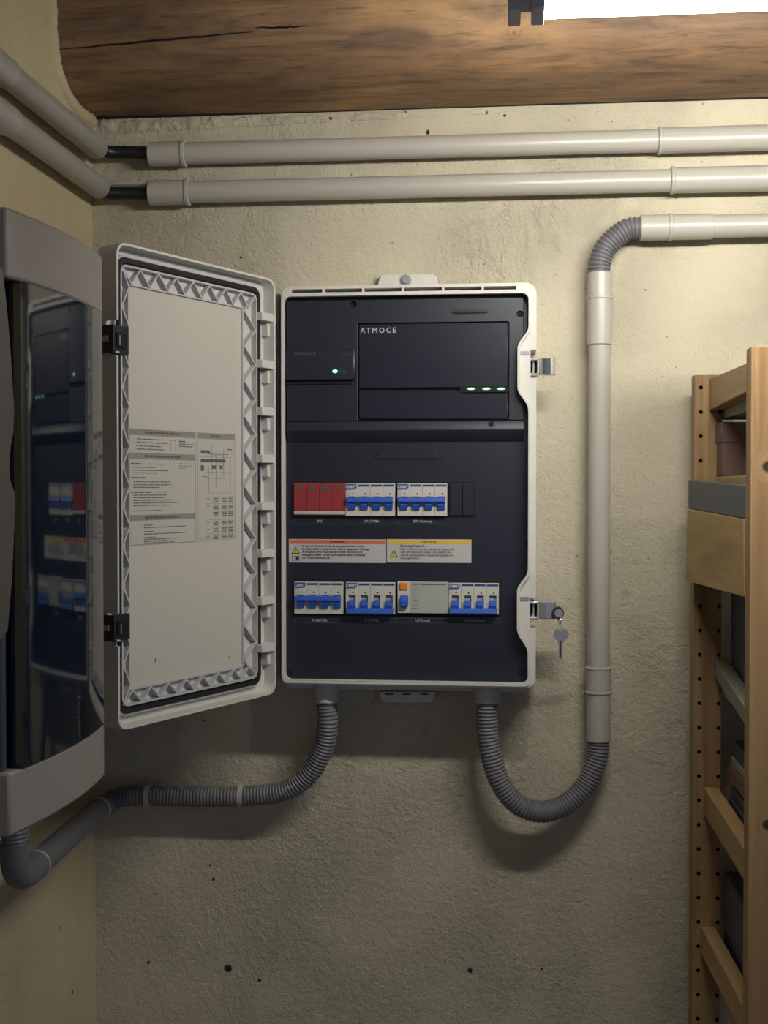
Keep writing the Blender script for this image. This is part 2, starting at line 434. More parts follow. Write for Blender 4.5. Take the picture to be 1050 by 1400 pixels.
m = MB(); zx = lambda x: zb - .003 * x; m.prism([[(XL + .001, zx(XL) - .009), (x1, zx(x1) - .0055), (1.6, zx(1.6) - .0042), (1.6, zx(1.6) + .002), (XL + .001, zx(XL) + .002)]], 0, .0012, M['void']); m.build('dark_gap', bpy.data.objects['trim_1'])
# plaster lip on the left wall that laps over the end of the beam
m = MB(); vs = []; fs = []
path = [(.0, -.012), (.045, -.016), (.09, -.012), (.125, .0), (.15, .02), (.164, .05), (.170, .09), (.168, .16), (.165, .3)]
pc = catmull([Vector((a, b, 0)) for a, b in path], 12); n = 7
for i, p in enumerate(pc):
    T = (pc[min(i + 1, len(pc) - 1)] - pc[max(0, i - 1)]).normalized(); nn = Vector((T.y, -T.x, 0))
    w_ = .02 + .004 * noise.noise(Vector((i * .5, 0, 9)))
    for j in range(n):
        a = math.pi * j / (n - 1)
        off = math.cos(a) * w_ * .5 - .2 * w_; h_ = math.sin(a) * (.0085 + .003 * noise.noise(Vector((i * .35, 4, 0))))
        rg = .0025 * noise.noise(Vector((i * .8, j * 1.2, 2)))
        q = p + nn * (off + rg)
        vs.append((XL - .001 + h_, -max(q.x, 0.0005), zb + q.y))
for i in range(len(pc) - 1):
    for j in range(n - 1): fs.append([i * n + j, i * n + j + 1, (i + 1) * n + j + 1, (i + 1) * n + j])
m.add(vs, fs, M['plaster_left']); struct(m, 'trim_2', smooth=60)

# ================================================================= LAMP
LD = .68; zl = P(900, 17, LD).z; xl0 = P(745, 20, LD).x
lt = thing('batten_lamp', (xl0 + .3, -LD, zl), 'long bright white batten lamp hanging in front of the beam', 'lamp')
m = MB(); m.prism([[(-.011 + LD, zl + .040), (-.011 + LD, zl + .006), (-.006 + LD, zl), (.006 + LD, zl), (.011 + LD, zl + .006), (.011 + LD, zl + .040)]], xl0, xl0 + .6, M['lamp'],
                  F=lambda a, b, c: Vector((c, -a, b)))
m.build('diffuser', lt)
m = MB(); m.box(xl0 - .004, xl0 + .61, zl + .0405, zl + .055, LD - .022, LD + .022, M['shell']); m.build('lamp_housing', lt, bevel=.002)
for xe in (xl0 - .0345, xl0 + .601):
    m = MB(); m.box(xe, xe + .012, zl, zl + .06, LD - .022, LD + .022, M['lamp_body'])
    m.box(xe + .022, xe + .034, zl, zl + .06, LD - .022, LD + .022, M['lamp_body'])
    m.box(xe + .0, xe + .034, zl + .012, zl + .016, LD - .02, LD + .02, M['lamp_body']); m.build('end_cap', lt, bevel=.001)
for xe in (xl0 + .1, xl0 + .5):
    m = MB(); m.cyl((xe, -LD, zl + .055), (xe, -LD, 2.576), .003, M['steel'], 10); m.build('hanging_rod', lt)

# ================================================================= CONDUITS
RP = .0163
def hpipe(name, y_ref, x_ref, xs, label, cat='pipe', d=.026, x_end=1.6, sockets=(), rings=(), group=None):
    """level pipe on the back wall starting at pixel xs"""
    z = P(x_ref, y_ref, d).z; xa = P(xs, y_ref, d).x
    t = thing(name, (xa, -d, z), label, cat, group)
    m = MB(); m.cyl((xa + .002, -d, z), (x_end, -d, z), RP, M['pvc'], 40); m.build('tube', t)
    for (a, b) in sockets:
        A, B = P(a, y_ref, d).x, P(b, y_ref, d).x
        m = MB(); m.tube([Vector((A, -d, z)), Vector((A + .0008, -d, z)), Vector((B - .0008, -d, z)), Vector((B, -d, z))], [RP + .001, RP + .002, RP + .002, RP + .001], M['pvc'], 40); m.build('socket', t)
    for a in rings:
        A = P(a, y_ref, d).x
        m = MB(); m.tube([Vector((A - .003, -d, z)), Vector((A - .002, -d, z)), Vector((A + .002, -d, z)), Vector((A + .003, -d, z))], [RP + .002, RP + .0036, RP + .0036, RP + .002], M['pvc'], 40)
        m.build('clip_ring', t)
        m = MB(); m.box(A - .006, A + .006, z - .007, z + .007, .0, d - RP + .004, M['clip']); m.build('wall_clip', t)
    return t, z
hpipe('conduit', 210, 250, 205, 'uppermost grey plastic conduit along the wall, just under the wooden beam', sockets=((205, 252), (902, 1120)), rings=(252, 902))
hpipe('conduit', 263, 250, 205, 'second grey plastic conduit along the wall, parallel below the uppermost one', sockets=((205, 257), (919, 1120)), rings=(257, 919))
t3, z3 = hpipe('conduit', 311, 900, 875, 'short grey horizontal conduit at right, leading into the corrugated elbow', d=.029, sockets=((875, 975),), rings=(916,))
# left-wall conduits
def lpipe(ref, label, ring_px):
    X = XL + .026; p = PX(ref[0], ref[1], X)
    t = thing('conduit', (X, p.y, p.z), label, 'pipe')
    m = MB(); a = Vector((X, p.y, p.z)); b = Vector((X, -1.7, p.z))
    m.tube([a, a + (b - a) * .001, b], [RP - .001, RP, RP], M['pvc'], 40); m.build('tube', t)
    q = PX(ring_px, 200, X).y
    m = MB(); m.tube([Vector((X, q - .0, p.z)), Vector((X, q - .12, p.z))], RP + .0022, M['pvc'], 40); m.build('socket', t)
    for yy in (p.y - .1, -.62):
        m = MB(); m.box(XL, X - RP + .004, p.z - .007, p.z + .007, -yy - .006, -yy + .006, M['clip']); m.build('wall_clip', t)
    return p
pa = lpipe((133, 203), 'upper grey conduit on the left wall, running towards the corner', 8)
pb = lpipe((136, 257), 'lower grey conduit on the left wall, running towards the corner', 12)
for (p, yz, lab) in ((pa, (210, 210), 'black cable bridging the corner between the two uppermost conduits'), (pb, (264, 264), 'black cable bridging the corner between the lower pair of conduits')):
    e = P(212, yz[0], .026)
    if yz[0] == 264: p = p - Vector((0, 0, .005)); e = e - Vector((0, 0, .001))
    pts = [Vector((p.x, p.y - .03, p.z + .002)), Vector((p.x + .002, p.y + .0, p.z)), Vector((p.x + .014, -.036, p.z - .001)), Vector((p.x + .04, -.028, p.z)), Vector((e.x, -.026, e.z)), Vector((e.x + .03, -.026, e.z))]
    m = MB(); m.tube(resample(catmull(pts), .004), .0095, M['cable'], 20)
    tag(m.build('cable'), lab, 'cable')
e1 = P(152, 251, .03); e2 = P(210, 251, .03)
m = MB(); m.tube([e1, (e1 + e2) / 2 + Vector((0, 0, .001)), e2 + Vector((.01, 0, 0))], .0035, M['clip'], 12)
tag(m.build('thin_cable'), 'thin pale cable above the lower black cable in the corner', 'cable')

# elbow top right, vertical conduit, loop
dv = .029
c0 = P(878, 311, dv); c1 = P(819, 374, dv)
m = corrugated([Vector((c0.x + .02, -dv, z3)), Vector((c0.x, -dv, z3)), P(855, 315, dv), P(831, 335, dv), P(821, 356, dv), Vector((c1.x, -dv, c1.z)), Vector((c1.x, -dv, c1.z - .02))], .0166, M['flex'], .0056, .0022)
tag(m.build('corrugated_elbow'), 'grey corrugated elbow joining the horizontal and vertical conduits at right', 'conduit')
xv = P(819, 640, dv).x
vt = thing('vertical_conduit', (xv, -dv, P(819, 1013, dv).z), 'vertical grey plastic conduit on the wall to the right of the open cabinet', 'pipe')
def vseg(name, y0, y1, r, mat='pvc', lip=0):
    a, b = P(819, y0, dv).z, P(819, y1, dv).z
    m = MB(); m.tube([Vector((xv, -dv, a)), Vector((xv, -dv, a - .001)), Vector((xv, -dv, b + .001)), Vector((xv, -dv, b))], [r - .001, r, r, r - .001], M[mat], 40); m.build(name, vt)
vseg('tube', 460, 925, RP - .0003); vseg('socket', 373, 408, .0176); vseg('socket', 408, 472, .0181); vseg('clip_ring', 405, 410, .0195)
vseg('socket', 912, 948, .0182); vseg('clip_ring', 911, 915, .0192); vseg('clip_ring', 944, 948, .0192); vseg('socket', 946, 1013, .0174)
for yy in (410, 700, 930):
    z = P(819, yy, dv).z; m = MB(); m.box(xv - .006, xv + .006, z - .007, z + .007, 0, dv - RP + .003, M['clip']); m.build('wall_clip', vt)
m = corrugated([P(819, 1000, dv), P(819, 1013, dv), P(815, 1042, dv + .002), P(798, 1077, dv + .007), P(769, 1102, dv + .015), P(738, 1110, dv + .022), P(706, 1098, dv + .027), P(682, 1066, dv + .03),
                P(669, 1020, .06), P(666, 985, .06), P(666, 965, .06), P(666, 950, .06)], .0158, M['flex'])
tag(m.build('corrugated_loop'), 'grey corrugated hose looping under the cabinet into the vertical conduit', 'conduit')
# left flexible run
m = corrugated([P(447, 950, .06), P(447, 966, .06), P(448, 990, .06), P(443, 1020, .055), P(425, 1055, .047), P(392, 1080, .04), P(340, 1088, .034), P(270, 1089, .031), P(205, 1088, .031), P(168, 1090, .033),
                P(150, 1097, .041)], .0156, M['flex'])
t = m.build('corrugated_hose'); tag(t, 'grey corrugated hose running from the cabinet leftwards along the wall', 'conduit')
for px in (203, 330):
    p = P(px, 1088, .032); m = MB(); m.tube([p + Vector((-.0038, 0, 0)), p + Vector((.0038, 0, 0))], .0176, M['clip'], 30)
    m.box(p.x - .0038, p.x + .0038, p.z - .006, p.z + .006, 0, .02, M['clip'])
    tag(m.build('hose_clip'), 'pale clip holding the corrugated hose, %s' % ('the left one near the corner' if px < 250 else 'the right one under the open door'), 'clip', 'pale clips on the corrugated hose')
Xp = XL + .045
e0 = P(146, 1100, .045); q1 = PX(136, 1106, Xp); q2 = PX(50, 1182, Xp)
m = MB(); m.tube(resample(catmull([P(158, 1092, .036), e0, q1, q1.lerp(q2, .5), q2]), .006), .0166, M['pvc_dark'], 30)
pt = m.build('smooth_conduit'); tag(pt, 'smooth dark grey conduit along the left wall below the smoked-door unit', 'pipe')
d1 = (q2 - q1).normalized()
for q in (q1 + d1 * .004, q2):
    m = MB(); m.tube([q - d1 * .002, q + d1 * .002], .0185, M['clip'], 30); m.build('pale_ring', pt)
q3 = q2 + d1 * .03
el = [q2, q2 + d1 * .03, q2 + d1 * .055 + Vector((0, 0, .006)), q2 + d1 * .068 + Vector((0, 0, .024)), q2 + d1 * .070 + Vector((0, 0, .05))]
m = MB(); m.tube(resample(catmull(el), .004), .0172, M['pvc_dark'], 30); tag(m.build('conduit_elbow'), 'dark grey plastic elbow turning up into the smoked-door unit', 'pipe')
m = corrugated([el[-1] + Vector((0, 0, -.004)), el[-1] + Vector((0, 0, .02)), el[-1] + Vector((0, 0, .075))], .0165, M['flex'])
tag(m.build('corrugated_stub'), 'short corrugated hose under the smoked-door unit', 'conduit')

# ================================================================= SMALL UNIT ON THE LEFT WALL
def XF(D): return -.458 - (D - 1.28) ** 2 / 1.5
FLW = lambda D, z, X: Vector((X, D - DC, z))
zt, zlo, zbt, zb2 = HC + .264, HC + .198, HC - .270, HC - .331
un = thing('wall_unit', (XL, -.61, zb2), 'grey wall unit with a smoked glossy door on the left wall', 'electrical cabinet')
def bowed(z0, z1, Da, Db, off, depth, mat, name, n=24, flare=0., bev=0.):
    m = MB(); vs = []; fs = []
    for i in range(n + 1):
        D = Da + (Db - Da) * i / n
        for (X, z) in ((XF(D) + off, z0), (XF(D) + off, z1), (XF(D) + off - depth, z1), (XF(D) + off - depth, z0)):
            vs.append(FLW(D, z, X))
    for i in range(n):
        for k in range(4):
            k2 = (k + 1) % 4; fs.append([i * 4 + k, (i + 1) * 4 + k, (i + 1) * 4 + k2, i * 4 + k2])
    fs.append([0, 1, 2, 3]); fs.append([n * 4 + 3, n * 4 + 2, n * 4 + 1, n * 4])
    m.add(vs, fs, mat); return m.build(name, un, bevel=bev, smooth=40)
m = MB(); m.box(1.1455, 1.385, zb2 + .003, zt - .003, XL, -.506, M['housing2'], F=lambda a, b, c: FLW(a, b, c)); m.build('housing', un, bevel=.004)
bowed(zlo, zt, 1.130, 1.385, 0.004, .05, M['housing2'], 'top_trim', bev=.003)
bowed(zb2, zbt, 1.130, 1.385, 0.004, .05, M['housing2'], 'bottom_trim', bev=.003)
gd = bowed(zbt + .001, zlo - .001, 1.150, 1.372, 0.006, .045, M['glass2'], 'smoked_door')
m = MB(); m.box(1.133, 1.144, zb2 + .002, zt - .002, XL, -.477, M['box_blue'], F=lambda a, b, c: FLW(a, b, c)); m.build('side_panel', un, bevel=.002)
# raised grip strip with thumb recess at the near edge
m = MB(); pr_ = []
for (x, y) in ((-40, 365), (4, 366), (10, 420), (15, 480), (20, 560), (19, 590), (15, 610), (13, 635), (15, 658), (21, 675), (20, 720), (17, 790), (11, 862), (0, 875), (-40, 885)):
    p = PX(x, y, -.448); pr_.append((DC + p.y, p.z))
m.prism([pr_], -.454, -.448, M['grip'], F=lambda a, b, c: FLW(a, b, c)); m.build('door_grip', un, bevel=.001)

# ================================================================= MAIN CABINET
TF = .10                        # front plane of the rim
def q(px, py, d=TF): return Q(px, py, d)
cb = thing('distribution_cabinet', (q(558, 945)[0], 0, q(558, 945)[1]), 'light grey wall cabinet with open door and black inner panel of breakers', 'electrical cabinet')
def wavy(xin, xnotch, y0, y1, k):
    """right edge going up: pixel list from bottom to top with two inward waves"""
    pts = []
    def wave(ya, yb, yc, yd):           # straight in at ya..yb, flat to yc, out at yd
        r = []
        for i in range(9):
            t = i / 8; r.append((xin + (xnotch - xin) * (.5 - .5 * math.cos(math.pi * t)), ya + (yb - ya) * t))
        for i in range(9):
            t = i / 8; r.append((xnotch + (xin - xnotch) * (.5 - .5 * math.cos(math.pi * t)), yc + (yd - yc) * t))
        return r
    return [(xin, y0)] + wave(892 - k, 858 - k, 808 + k, 778 + k) + wave(562 - k, 530 - k, 478 + k, 448 + k) + [(xin, y1)]
def opening(l, r, t, b, notch, k, d):
    rad = 9; pts = []
    for i in range(7):
        a = R(180 + 90 * i / 6); pts.append((l + rad + rad * math.cos(a), b - rad - rad * math.sin(a)))
    for i in range(7):
        a = R(-90 + 90 * i / 6); pts.append((r - rad + rad * math.cos(a), b - rad - rad * math.sin(a)))
    pts += wavy(r, notch, b - rad - 2, t + rad + 2, k)
    for i in range(7):
        a = R(90 * i / 6); pts.append((r - rad + rad * math.cos(a), t + rad - rad * math.sin(a)))
    for i in range(7):
        a = R(90 + 90 * i / 6); pts.append((l + rad + rad * math.cos(a), t + rad - rad * math.sin(a)))
    return [QS(x, y, d) for x, y in pts]
def outer(l, r, t, b, rad, d, notch=True):
    pts = []
    for i in range(7):
        a = R(180 + 90 * i / 6); pts.append((l + rad + rad * math.cos(a), b - rad - rad * math.sin(a)))
    for i in range(7):
        a = R(-90 + 90 * i / 6); pts.append((r - rad + rad * math.cos(a), b - rad - rad * math.sin(a)))
    if notch:
        pts += [(r, 857), (r - 8, 857), (r - 8, 816), (r, 816), (r, 519), (r - 8, 519), (r - 8, 480), (r, 480)]
    for i in range(7):
        a = R(90 * i / 6); pts.append((r - rad + rad * math.cos(a), t + rad - rad * math.sin(a)))
    for i in range(7):
        a = R(90 + 90 * i / 6); pts.append((l + rad + rad * math.cos(a), t + rad - rad * math.sin(a)))
    return [QS(x, y, d) for x, y in pts]
m = MB()
inner_hole = opening(389, 722, 403, 932, 707, 0, .09)
m.prism([outer(383, 733, 391, 944, 16, .062), [Q(x, y, .09) for x, y in ((389, 400), (735, 400), (735, 935), (389, 935))][::-1]] if False else [outer(383, 733, 391, 944, 16, .062)], .0, .062, M['shell_in'])
m.build('back_box', cb, bevel=.003)
m = MB()
slots = [(399, 441), (444, 495), (498, 549), (552, 604), (607, 658), (661, 705)]
holes = [[QS(x, y, .09) for x, y in ((a, 398.3), (b, 398.3), (b, 393.5), (a, 393.5))] for a, b in slots]
catch = [[Q(x, y, .09) for x, y in ((a, b + 5), (a + 14, b + 5), (a + 14, b), (a, b))] for a, b in ((709.5, 481), (709.5, 816))]
for h in catch:
    pass
m.prism([outer(384, 733, 389, 939, 15, .092), inner_hole] + holes, .0625, .092, M['shell'])
m.build('rim', cb, bevel=.0012)
m = MB(); m.prism([opening(384.5, 726, 399, 936.5, 711, 0, .1), opening(388.5, 722, 403, 932, 707, 0, .1)], .0915, .1, M['shell'])
m.build('sealing_ridge', cb, bevel=.001)
for (a, b) in ((709, 480), (708, 816)):
    m = MB(); x0_, z0_ = Q(a, b + 5, .0935); x1_, z1_ = Q(a + 15, b, .0935); m.box(x0_, x1_, z0_, z1_, .0915, .0935, M['steel']); m.build('latch_recess', cb)
# black inner cover
DP = .078
m = MB(); m.prism([opening(389.5, 721.5, 404, 931, 708, 0, .082)], .0628, DP, M['black']); m.build('inner_cover', cb, bevel=.001)
def pbox(m, x0, y0, x1, y1, d0, d1, mat, ref=None):
    a = Q(x0, y1, ref or d1); b = Q(x1, y0, ref or d1); m.box(a[0], b[0], a[1], b[1], d0, d1, mat)
# upper cover: plate with a window, chamfered lower ledge
m = MB()
L0 = Q(392, 574, .086); L1 = Q(716, 403.5, .086)
oute = rect(L0[0], L0[1], L1[0], L1[1])
w0 = Q(489, 574.5, .086); w1 = Q(696, 439, .086)
scr = []
for (sx_, sy_) in ((483, 416), (711, 429)):
    c = Q(sx_, sy_, .086); scr.append([(c[0] + .0045 * math.cos(R(a)), c[1] + .0045 * math.sin(R(a))) for a in range(0, 360, 30)])
m.prism([rect(L0[0], L0[1] - .002, L1[0], L1[1])[:], rrect(w0[0], w0[1], w1[0], w1[1], .003, 4)[::1], scr[0], scr[1]], DP + .0002, .086, M['black'])
m.build('upper_cover', cb, bevel=.0012)
m = MB()
a0 = Q(392, 574, .086); a1 = Q(716, 574, .086); zc0 = a0[1] - .003; zc1 = Q(500, 588, .086)[1]; zc2 = Q(500, 604, .08)[1]
m.prism([[(DP + .0002, zc0), (.0858, zc0), (.0862, zc1 + .004), (.088, zc1), (.0875, zc1 - .003), (DP + .001, zc2), (DP + .0002, zc2)]], a0[0], a1[0], M['black'], F=lambda a, b, c: Vector((c, -a, b)))
m.build('cover_ledge', cb)
m = MB(); pbox(m, 490.6, 440.8, 694.6, 530.5, DP + .0005, .0855, M['black_gloss']); lp = m.build('window_panel', cb, bevel=.001)
m = MB(); g = [(491, 573), (694.5, 573), (694.5, 537.5), (633, 537.5), (627, 533), (491, 533)]
m.prism([[Q(x, y, .0855) for x, y in g]], DP + .0005, .0853, M['black_gloss']); lower_panel = m.build('window_panel', cb, bevel=.001)
m = MB(); pbox(m, 629, 527.5, 693, 536.5, DP + .001, .0862, M['void']); lb = m.build('indicator_window', cb)
for i, px in enumerate((644, 665, 685)):
    m = MB(); c = Q(px, 531.5, .0868)
    m.prism([[(c[0] + .0062 * math.cos(R(a)) * (1 if abs(math.cos(R(a))) < .8 else 1.1), c[1] + .0021 * math.sin(R(a))) for a in range(0, 360, 24)]], .0862, .0866, M['led_glow'])
    m.prism([[(c[0] + .0048 * math.cos(R(a)), c[1] + .0011 * math.sin(R(a))) for a in range(0, 360, 24)]], .0866, .0869, M['led'])
    m.build('status_light', lb)
m = MB(); c = Q(517, 452, .0857); m.text('ATMOCE', c[0], c[1], .0857, .0105, M['ink_white'], space=1.32, bold=0); m.build('lettering', cb)
m = MB(); c0_ = Q(619, 428, .0885); c1_ = Q(667, 423, .0885)
m.prism([rrect(c0_[0], c0_[1], c1_[0], c1_[1], .0022, 4)], .086, .0885, M['black_gloss']); m.build('release_tab', cb, bevel=.0006)
for (sx_, sy_, r_) in ((483, 416, .0042), (711, 429, .0042)):
    m = MB(); c = Q(sx_, sy_, .083); m.cyl((c[0], -.0781, c[1]), (c[0], -.0815, c[1]), r_ - .0004, M['void'], 16); m.build('cover_screw', cb)
for (sx_, sy_) in ((672, 579), (394, 600), (397, 919), (712, 919)):
    m = MB(); dd = .0885 if sy_ == 579 else DP + .001; c = Q(sx_, sy_, dd); m.cyl((c[0], -.0775, c[1]), (c[0], -dd, c[1]), .0045 if sy_ != 579 else .0036, M['void'], 16); m.build('cover_screw', cb)
# embossed grip and two pin holes
m = MB(); c0_ = Q(516, 627, DP + .0015); c1_ = Q(596, 617, DP + .0015)
m.prism([[(c0_[0] - .004, c0_[1]), (c1_[0] + .004, c0_[1]), (c1_[0] - .002, c1_[1]), (c0_[0] + .002, c1_[1])]], DP, DP + .0022, M['black']); m.build('embossed_grip', cb, bevel=.0009)
for px, py in ((508, 630), (604.5, 629)):
    c = Q(px, py, DP); m = MB(); m.cyl((c[0], -DP + .001, c[1]), (c[0], -DP - .0004, c[1]), .0017, M['void'], 12); m.build('pin_hole', cb)
# communication module at left
md = MB(); pbox(md, 388.5, 477, 486, 520, DP - .002, .0935, M['black']); cmod = md.build('communication_module', cb, bevel=.0025)
m = MB(); pbox(m, 389.5, 519.5, 480, 526, DP - .001, .088, M['void']); m.build('module_foot', cmod, bevel=.001)
m = MB(); c = Q(417, 484, .0937); m.text('ATMOCE', c[0], c[1], .0937, .0062, M['ink_dim'], space=1.3); m.build('lettering', cmod); m = MB(); c = Q(473, 485, .0937); m.text('Wi-Fi', c[0], c[1], .0937, .0045, M['ink_line']); m.build('small_mark', cmod)
m = MB(); c = Q(458, 507.5, .094); m.prism([[(c[0] + .0042 * math.cos(R(a)), c[1] + .0036 * math.sin(R(a))) for a in range(0, 360, 30)]], .0935, .0938, M['led_glow'])
m.prism([[(c[0] + .0033 * math.cos(R(a)), c[1] + .0020 * math.sin(R(a))) for a in range(0, 360, 30)]], .0938, .0941, M['led']); m.build('status_light', cmod)
m = MB(); c = Q(468.5, 507.5, .0937)
m.prism([rect(c[0] - .0044, c[1] - .003, c[0] + .0044, c[1] + .003), rect(c[0] - .0040, c[1] - .0026, c[0] + .0040, c[1] + .0026)], .0935, .0937, M['ink_line'])
m.box(c[0] - .0025, c[0] + .0025, c[1] - .0003, c[1] + .0003, .0935, .0937, M['ink_line']); m.build('button_mark', cmod)

# device row apertures, blank modules, label brackets
def thin_frame(m, x0, y0, x1, y1, w_, d, mat):
    a = Q(x0, y1, d); b = Q(x1, y0, d)
    m.prism([rect(a[0], a[1], b[0], b[1]), rect(a[0] + w_, a[1] + w_, b[0] - w_, b[1] - w_)], DP, d, mat)
m = MB(); pbox(m, 400.5, 659, 650, 707, DP - .001, DP + .0003, M['void']); pbox(m, 400.5, 794, 686.5, 841, DP - .001, DP + .0003, M['void']); m.build('device_opening', cb)
for (a, b) in ((615, 631), (632.5, 648)):
    m = MB(); pbox(m, a, 661, b, 705, DP, .0808, M['black']); m.build('blank_module', cb, bevel=.0006)
texts = {0: [((402, 472), 'SPD'), ((472, 543), 'UP-CYPE6'), ((543, 613), 'EPS-Gateway')], 1: [((402, 472), 'INVERTER'), ((472, 543), 'UP-CYPE6'), ((543, 613), 'UPS/Load'), ((613, 686), 'Grid-Gateway')]}
for row, yy in ((0, 709.5), (1, 845)):
    m = MB()
    for (a, b), s_ in texts[row]:
        p0 = Q(a, yy, DP + .0003); p1 = Q(b, yy + 6.5, DP + .0003); mx_ = (p0[0] + p1[0]) / 2
        for (u0, v0, u1, v1) in ((p0[0], p0[1], p0[0] + .0005, p1[1]), (p0[0], p1[1], p1[0], p1[1] - .0004), (p0[0], p0[1], p1[0], p0[1] + .0004)):
            m.box(min(u0, u1), max(u0, u1), min(v0, v1), max(v0, v1), DP, DP + .0002, M['ink_line'])
        m.text(s_, mx_, (p0[1] + p1[1]) / 2, DP + .0004, .0052, M['ink_white'])
    m.build('row_lettering', cb)
# warning stickers
def warn(x0, x1, head, hc, lines, title, name_label, icons):
    d = DP + .0006; a = Q(x0, 769, d); b = Q(x1, 737.5, d); m = MB()
    m.box(a[0], b[0], a[1], b[1], DP, d, M['sticker'])
    hh = .0056; e = .0012
    m.box(a[0] + e, b[0] - e, b[1] - hh - e, b[1] - e, d, d + .0002, hc)
    m.text(head, (a[0] + b[0]) / 2, b[1] - hh / 2 - e, d + .0004, .0046, M['ink_dark'], bold=.0001)
    tx = a[0] + .0195; y = b[1] - hh - .0042
    sz = .0047; wdt = b[0] - tx - .003
    if title: m.text(title, tx, y, d + .0003, .0048, M['ink_dark'], align='LEFT', bold=.0001); y -= .0045
    for ln in lines:
        m.text(ln, tx, y, d + .0003, sz, M['ink_dark' if not title else 'ink'], align='LEFT', sx=min(1.35, wdt / (len(ln) * sz * .52)), bold=.00006); y -= .0043
    m.box(tx - .0022, tx - .0018, a[1] + .002, b[1] - hh - .002, d, d + .0002, M['ink_bar'])
    cx, cz = a[0] + .0098, a[1] + (.0175 if icons == 2 else .0125); s_ = .0064
    tri = [(cx - s_, cz - s_ * .8), (cx + s_, cz - s_ * .8), (cx, cz + s_ * .9)]
    m.prism([tri], d, d + .0002, M['ink_dark']); k = .72
    m.prism([[(cx + (p[0] - cx) * k, cz - .0006 + (p[1] - cz + .0006) * k) for p in tri]], d + .0002, d + .0004, M['sticker_y'])
    m.text('!', cx, cz - .0012, d + .0006, .0068, M['ink_dark'], bold=.0002)
    if icons == 2:
        cz2 = a[1] + .0062; m.prism([rect(cx - .0055, cz2 - .0035, cx + .0055, cz2 + .0035), rect(cx - .0048, cz2 - .0028, cx + .0048, cz2 + .0028)], d, d + .0002, M['ink'])
        m.box(cx + .0005, cx + .0045, cz2 - .0022, cz2 + .0022, d, d + .0002, M['ink_dark'])
    o = m.build('warning_sticker', cb); o['label'] = name_label
warn(395, 528, 'WARNING', M['sticker_o'], ['In case of electrical shock, de-energize the main circuit', 'breaker before hazard and risk of equipment damage',
     'if installed and maintained while circuits are', 'energized. Refer to the user manual before installing', 'or maintenance.'], None, 'white sticker with orange WARNING heading', 2)
warn(529, 644.5, 'CAUTION', M['sticker_y'], ['Risk of electric shocks: has power inputs. No', 'user serviceable parts inside. Only qualified per-', 'sonnel are allowed to install and operate the', 'equipment.'], 'Electrical Hazard!', 'white sticker with yellow CAUTION heading', 1)

# top and bottom brackets
m = MB(); pts = [Q(x, y, .016) for x, y in ((516, 392), (517, 384), (521, 376), (526, 374.5), (592, 374.5), (597, 378), (600, 392))]
m.prism([pts[::-1]], .004, .016, M['shell'])
br = m.build('mounting_bracket', cb, bevel=.0015)
c = Q(554.5, 383, .018); m = MB(); m.cyl((c[0], -.014, c[1]), (c[0], -.0175, c[1]), .0085, M['steel'], 24); m.cyl((c[0], -.0175, c[1]), (c[0], -.021, c[1]), .0055, M['chrome'], 6); m.build('screw', br)
m = MB(); pts = [Q(x, y, .016) for x, y in ((518, 946), (521, 958), (526, 961), (588, 961), (593, 958), (596, 946))]
m.prism([pts], .004, .016, M['shell']); br = m.build('mounting_bracket', cb, bevel=.0015)
for px in (532, 556, 580):
    c = Q(px, 949, .0165); m = MB(); m.box(c[0] - .006, c[0] + .006, c[1] - .001, c[1] + .001, .0155, .0163, M['void']); m.build('slot', br)
# cable glands
for px in (447, 666):
    p = P(px, 948, .06); m = MB(); m.tube([Vector((p.x, -.06, p.z + .02)), Vector((p.x, -.06, P(px, 958, .06).z)), Vector((p.x, -.06, P(px, 960, .06).z))], [.0185, .0185, .017], M['shell_in'], 30); m.build('cable_gland', cb)
m = MB(); h0 = QS(377.5, 938, .07); h1 = QS(384.3, 398, .07); m.box(h0[0], h1[0] - .001, h0[1], h1[1], .012, .074, M['shell_in']); m.build('hinge_strip', cb, bevel=.002)
# latches on the right
def latch(yc, keyed):
    A = Q(724, yc, .09); m = MB(); x0 = A[0]; z = A[1]; k = .00103
    m.prism([rect(x0 - .004, z - .0135, x0 + .0125, z + .0125), rect(x0 + .001, z - .0095, x0 + .0105, z + .0085)], .066, .09, M['chrome'])
    m.box(x0 + .0005, x0 + .011, z - .0095, z + .0085, .066, .072, M['void'])
    lt_ = m.build('latch', cb, bevel=.001); lt_['label'] = 'chrome toggle latch'
    m = MB(); m.cyl((x0 + .0058, -.082, z - .011), (x0 + .0058, -.082, z + .010), .0014, M['chrome'], 12)
    m.cyl((x0 + .0035, -.079, z - .009), (x0 + .008, -.079, z + .002), .001, M['chrome'], 8); m.build('spring_bar', lt_)
    # the arm that swings out to the right
    m = MB(); Fp = lambda a, b, c: Vector((b, -a, c))
    xa, xb = x0 + .0135, x0 + (.0365 if not keyed else .0375)
    m.prism([[(.088, xa), (.091, xa + .004), (.093, xa + .010), (.090, xb - .004), (.085, xb), (.083, xb), (.082, xb - .006), (.084, xa)]], z - .0125, z + .0115, M['chrome' if not keyed else 'steel'], F=Fp)
    arm = m.build('latch_arm', lt_, bevel=.0012)
    if not keyed:
        m = MB(); m.prism([[(.0932, xa + .006), (.0936, xa + .011), (.0926, xa + .016), (.0918, xa + .016), (.0918, xa + .006)]], z - .011, z + .0105, M['dsteel'], F=Fp); m.build('dark_insert', lt_)
    return x0, z
latch(501, False); kx, kz = latch(834, True)
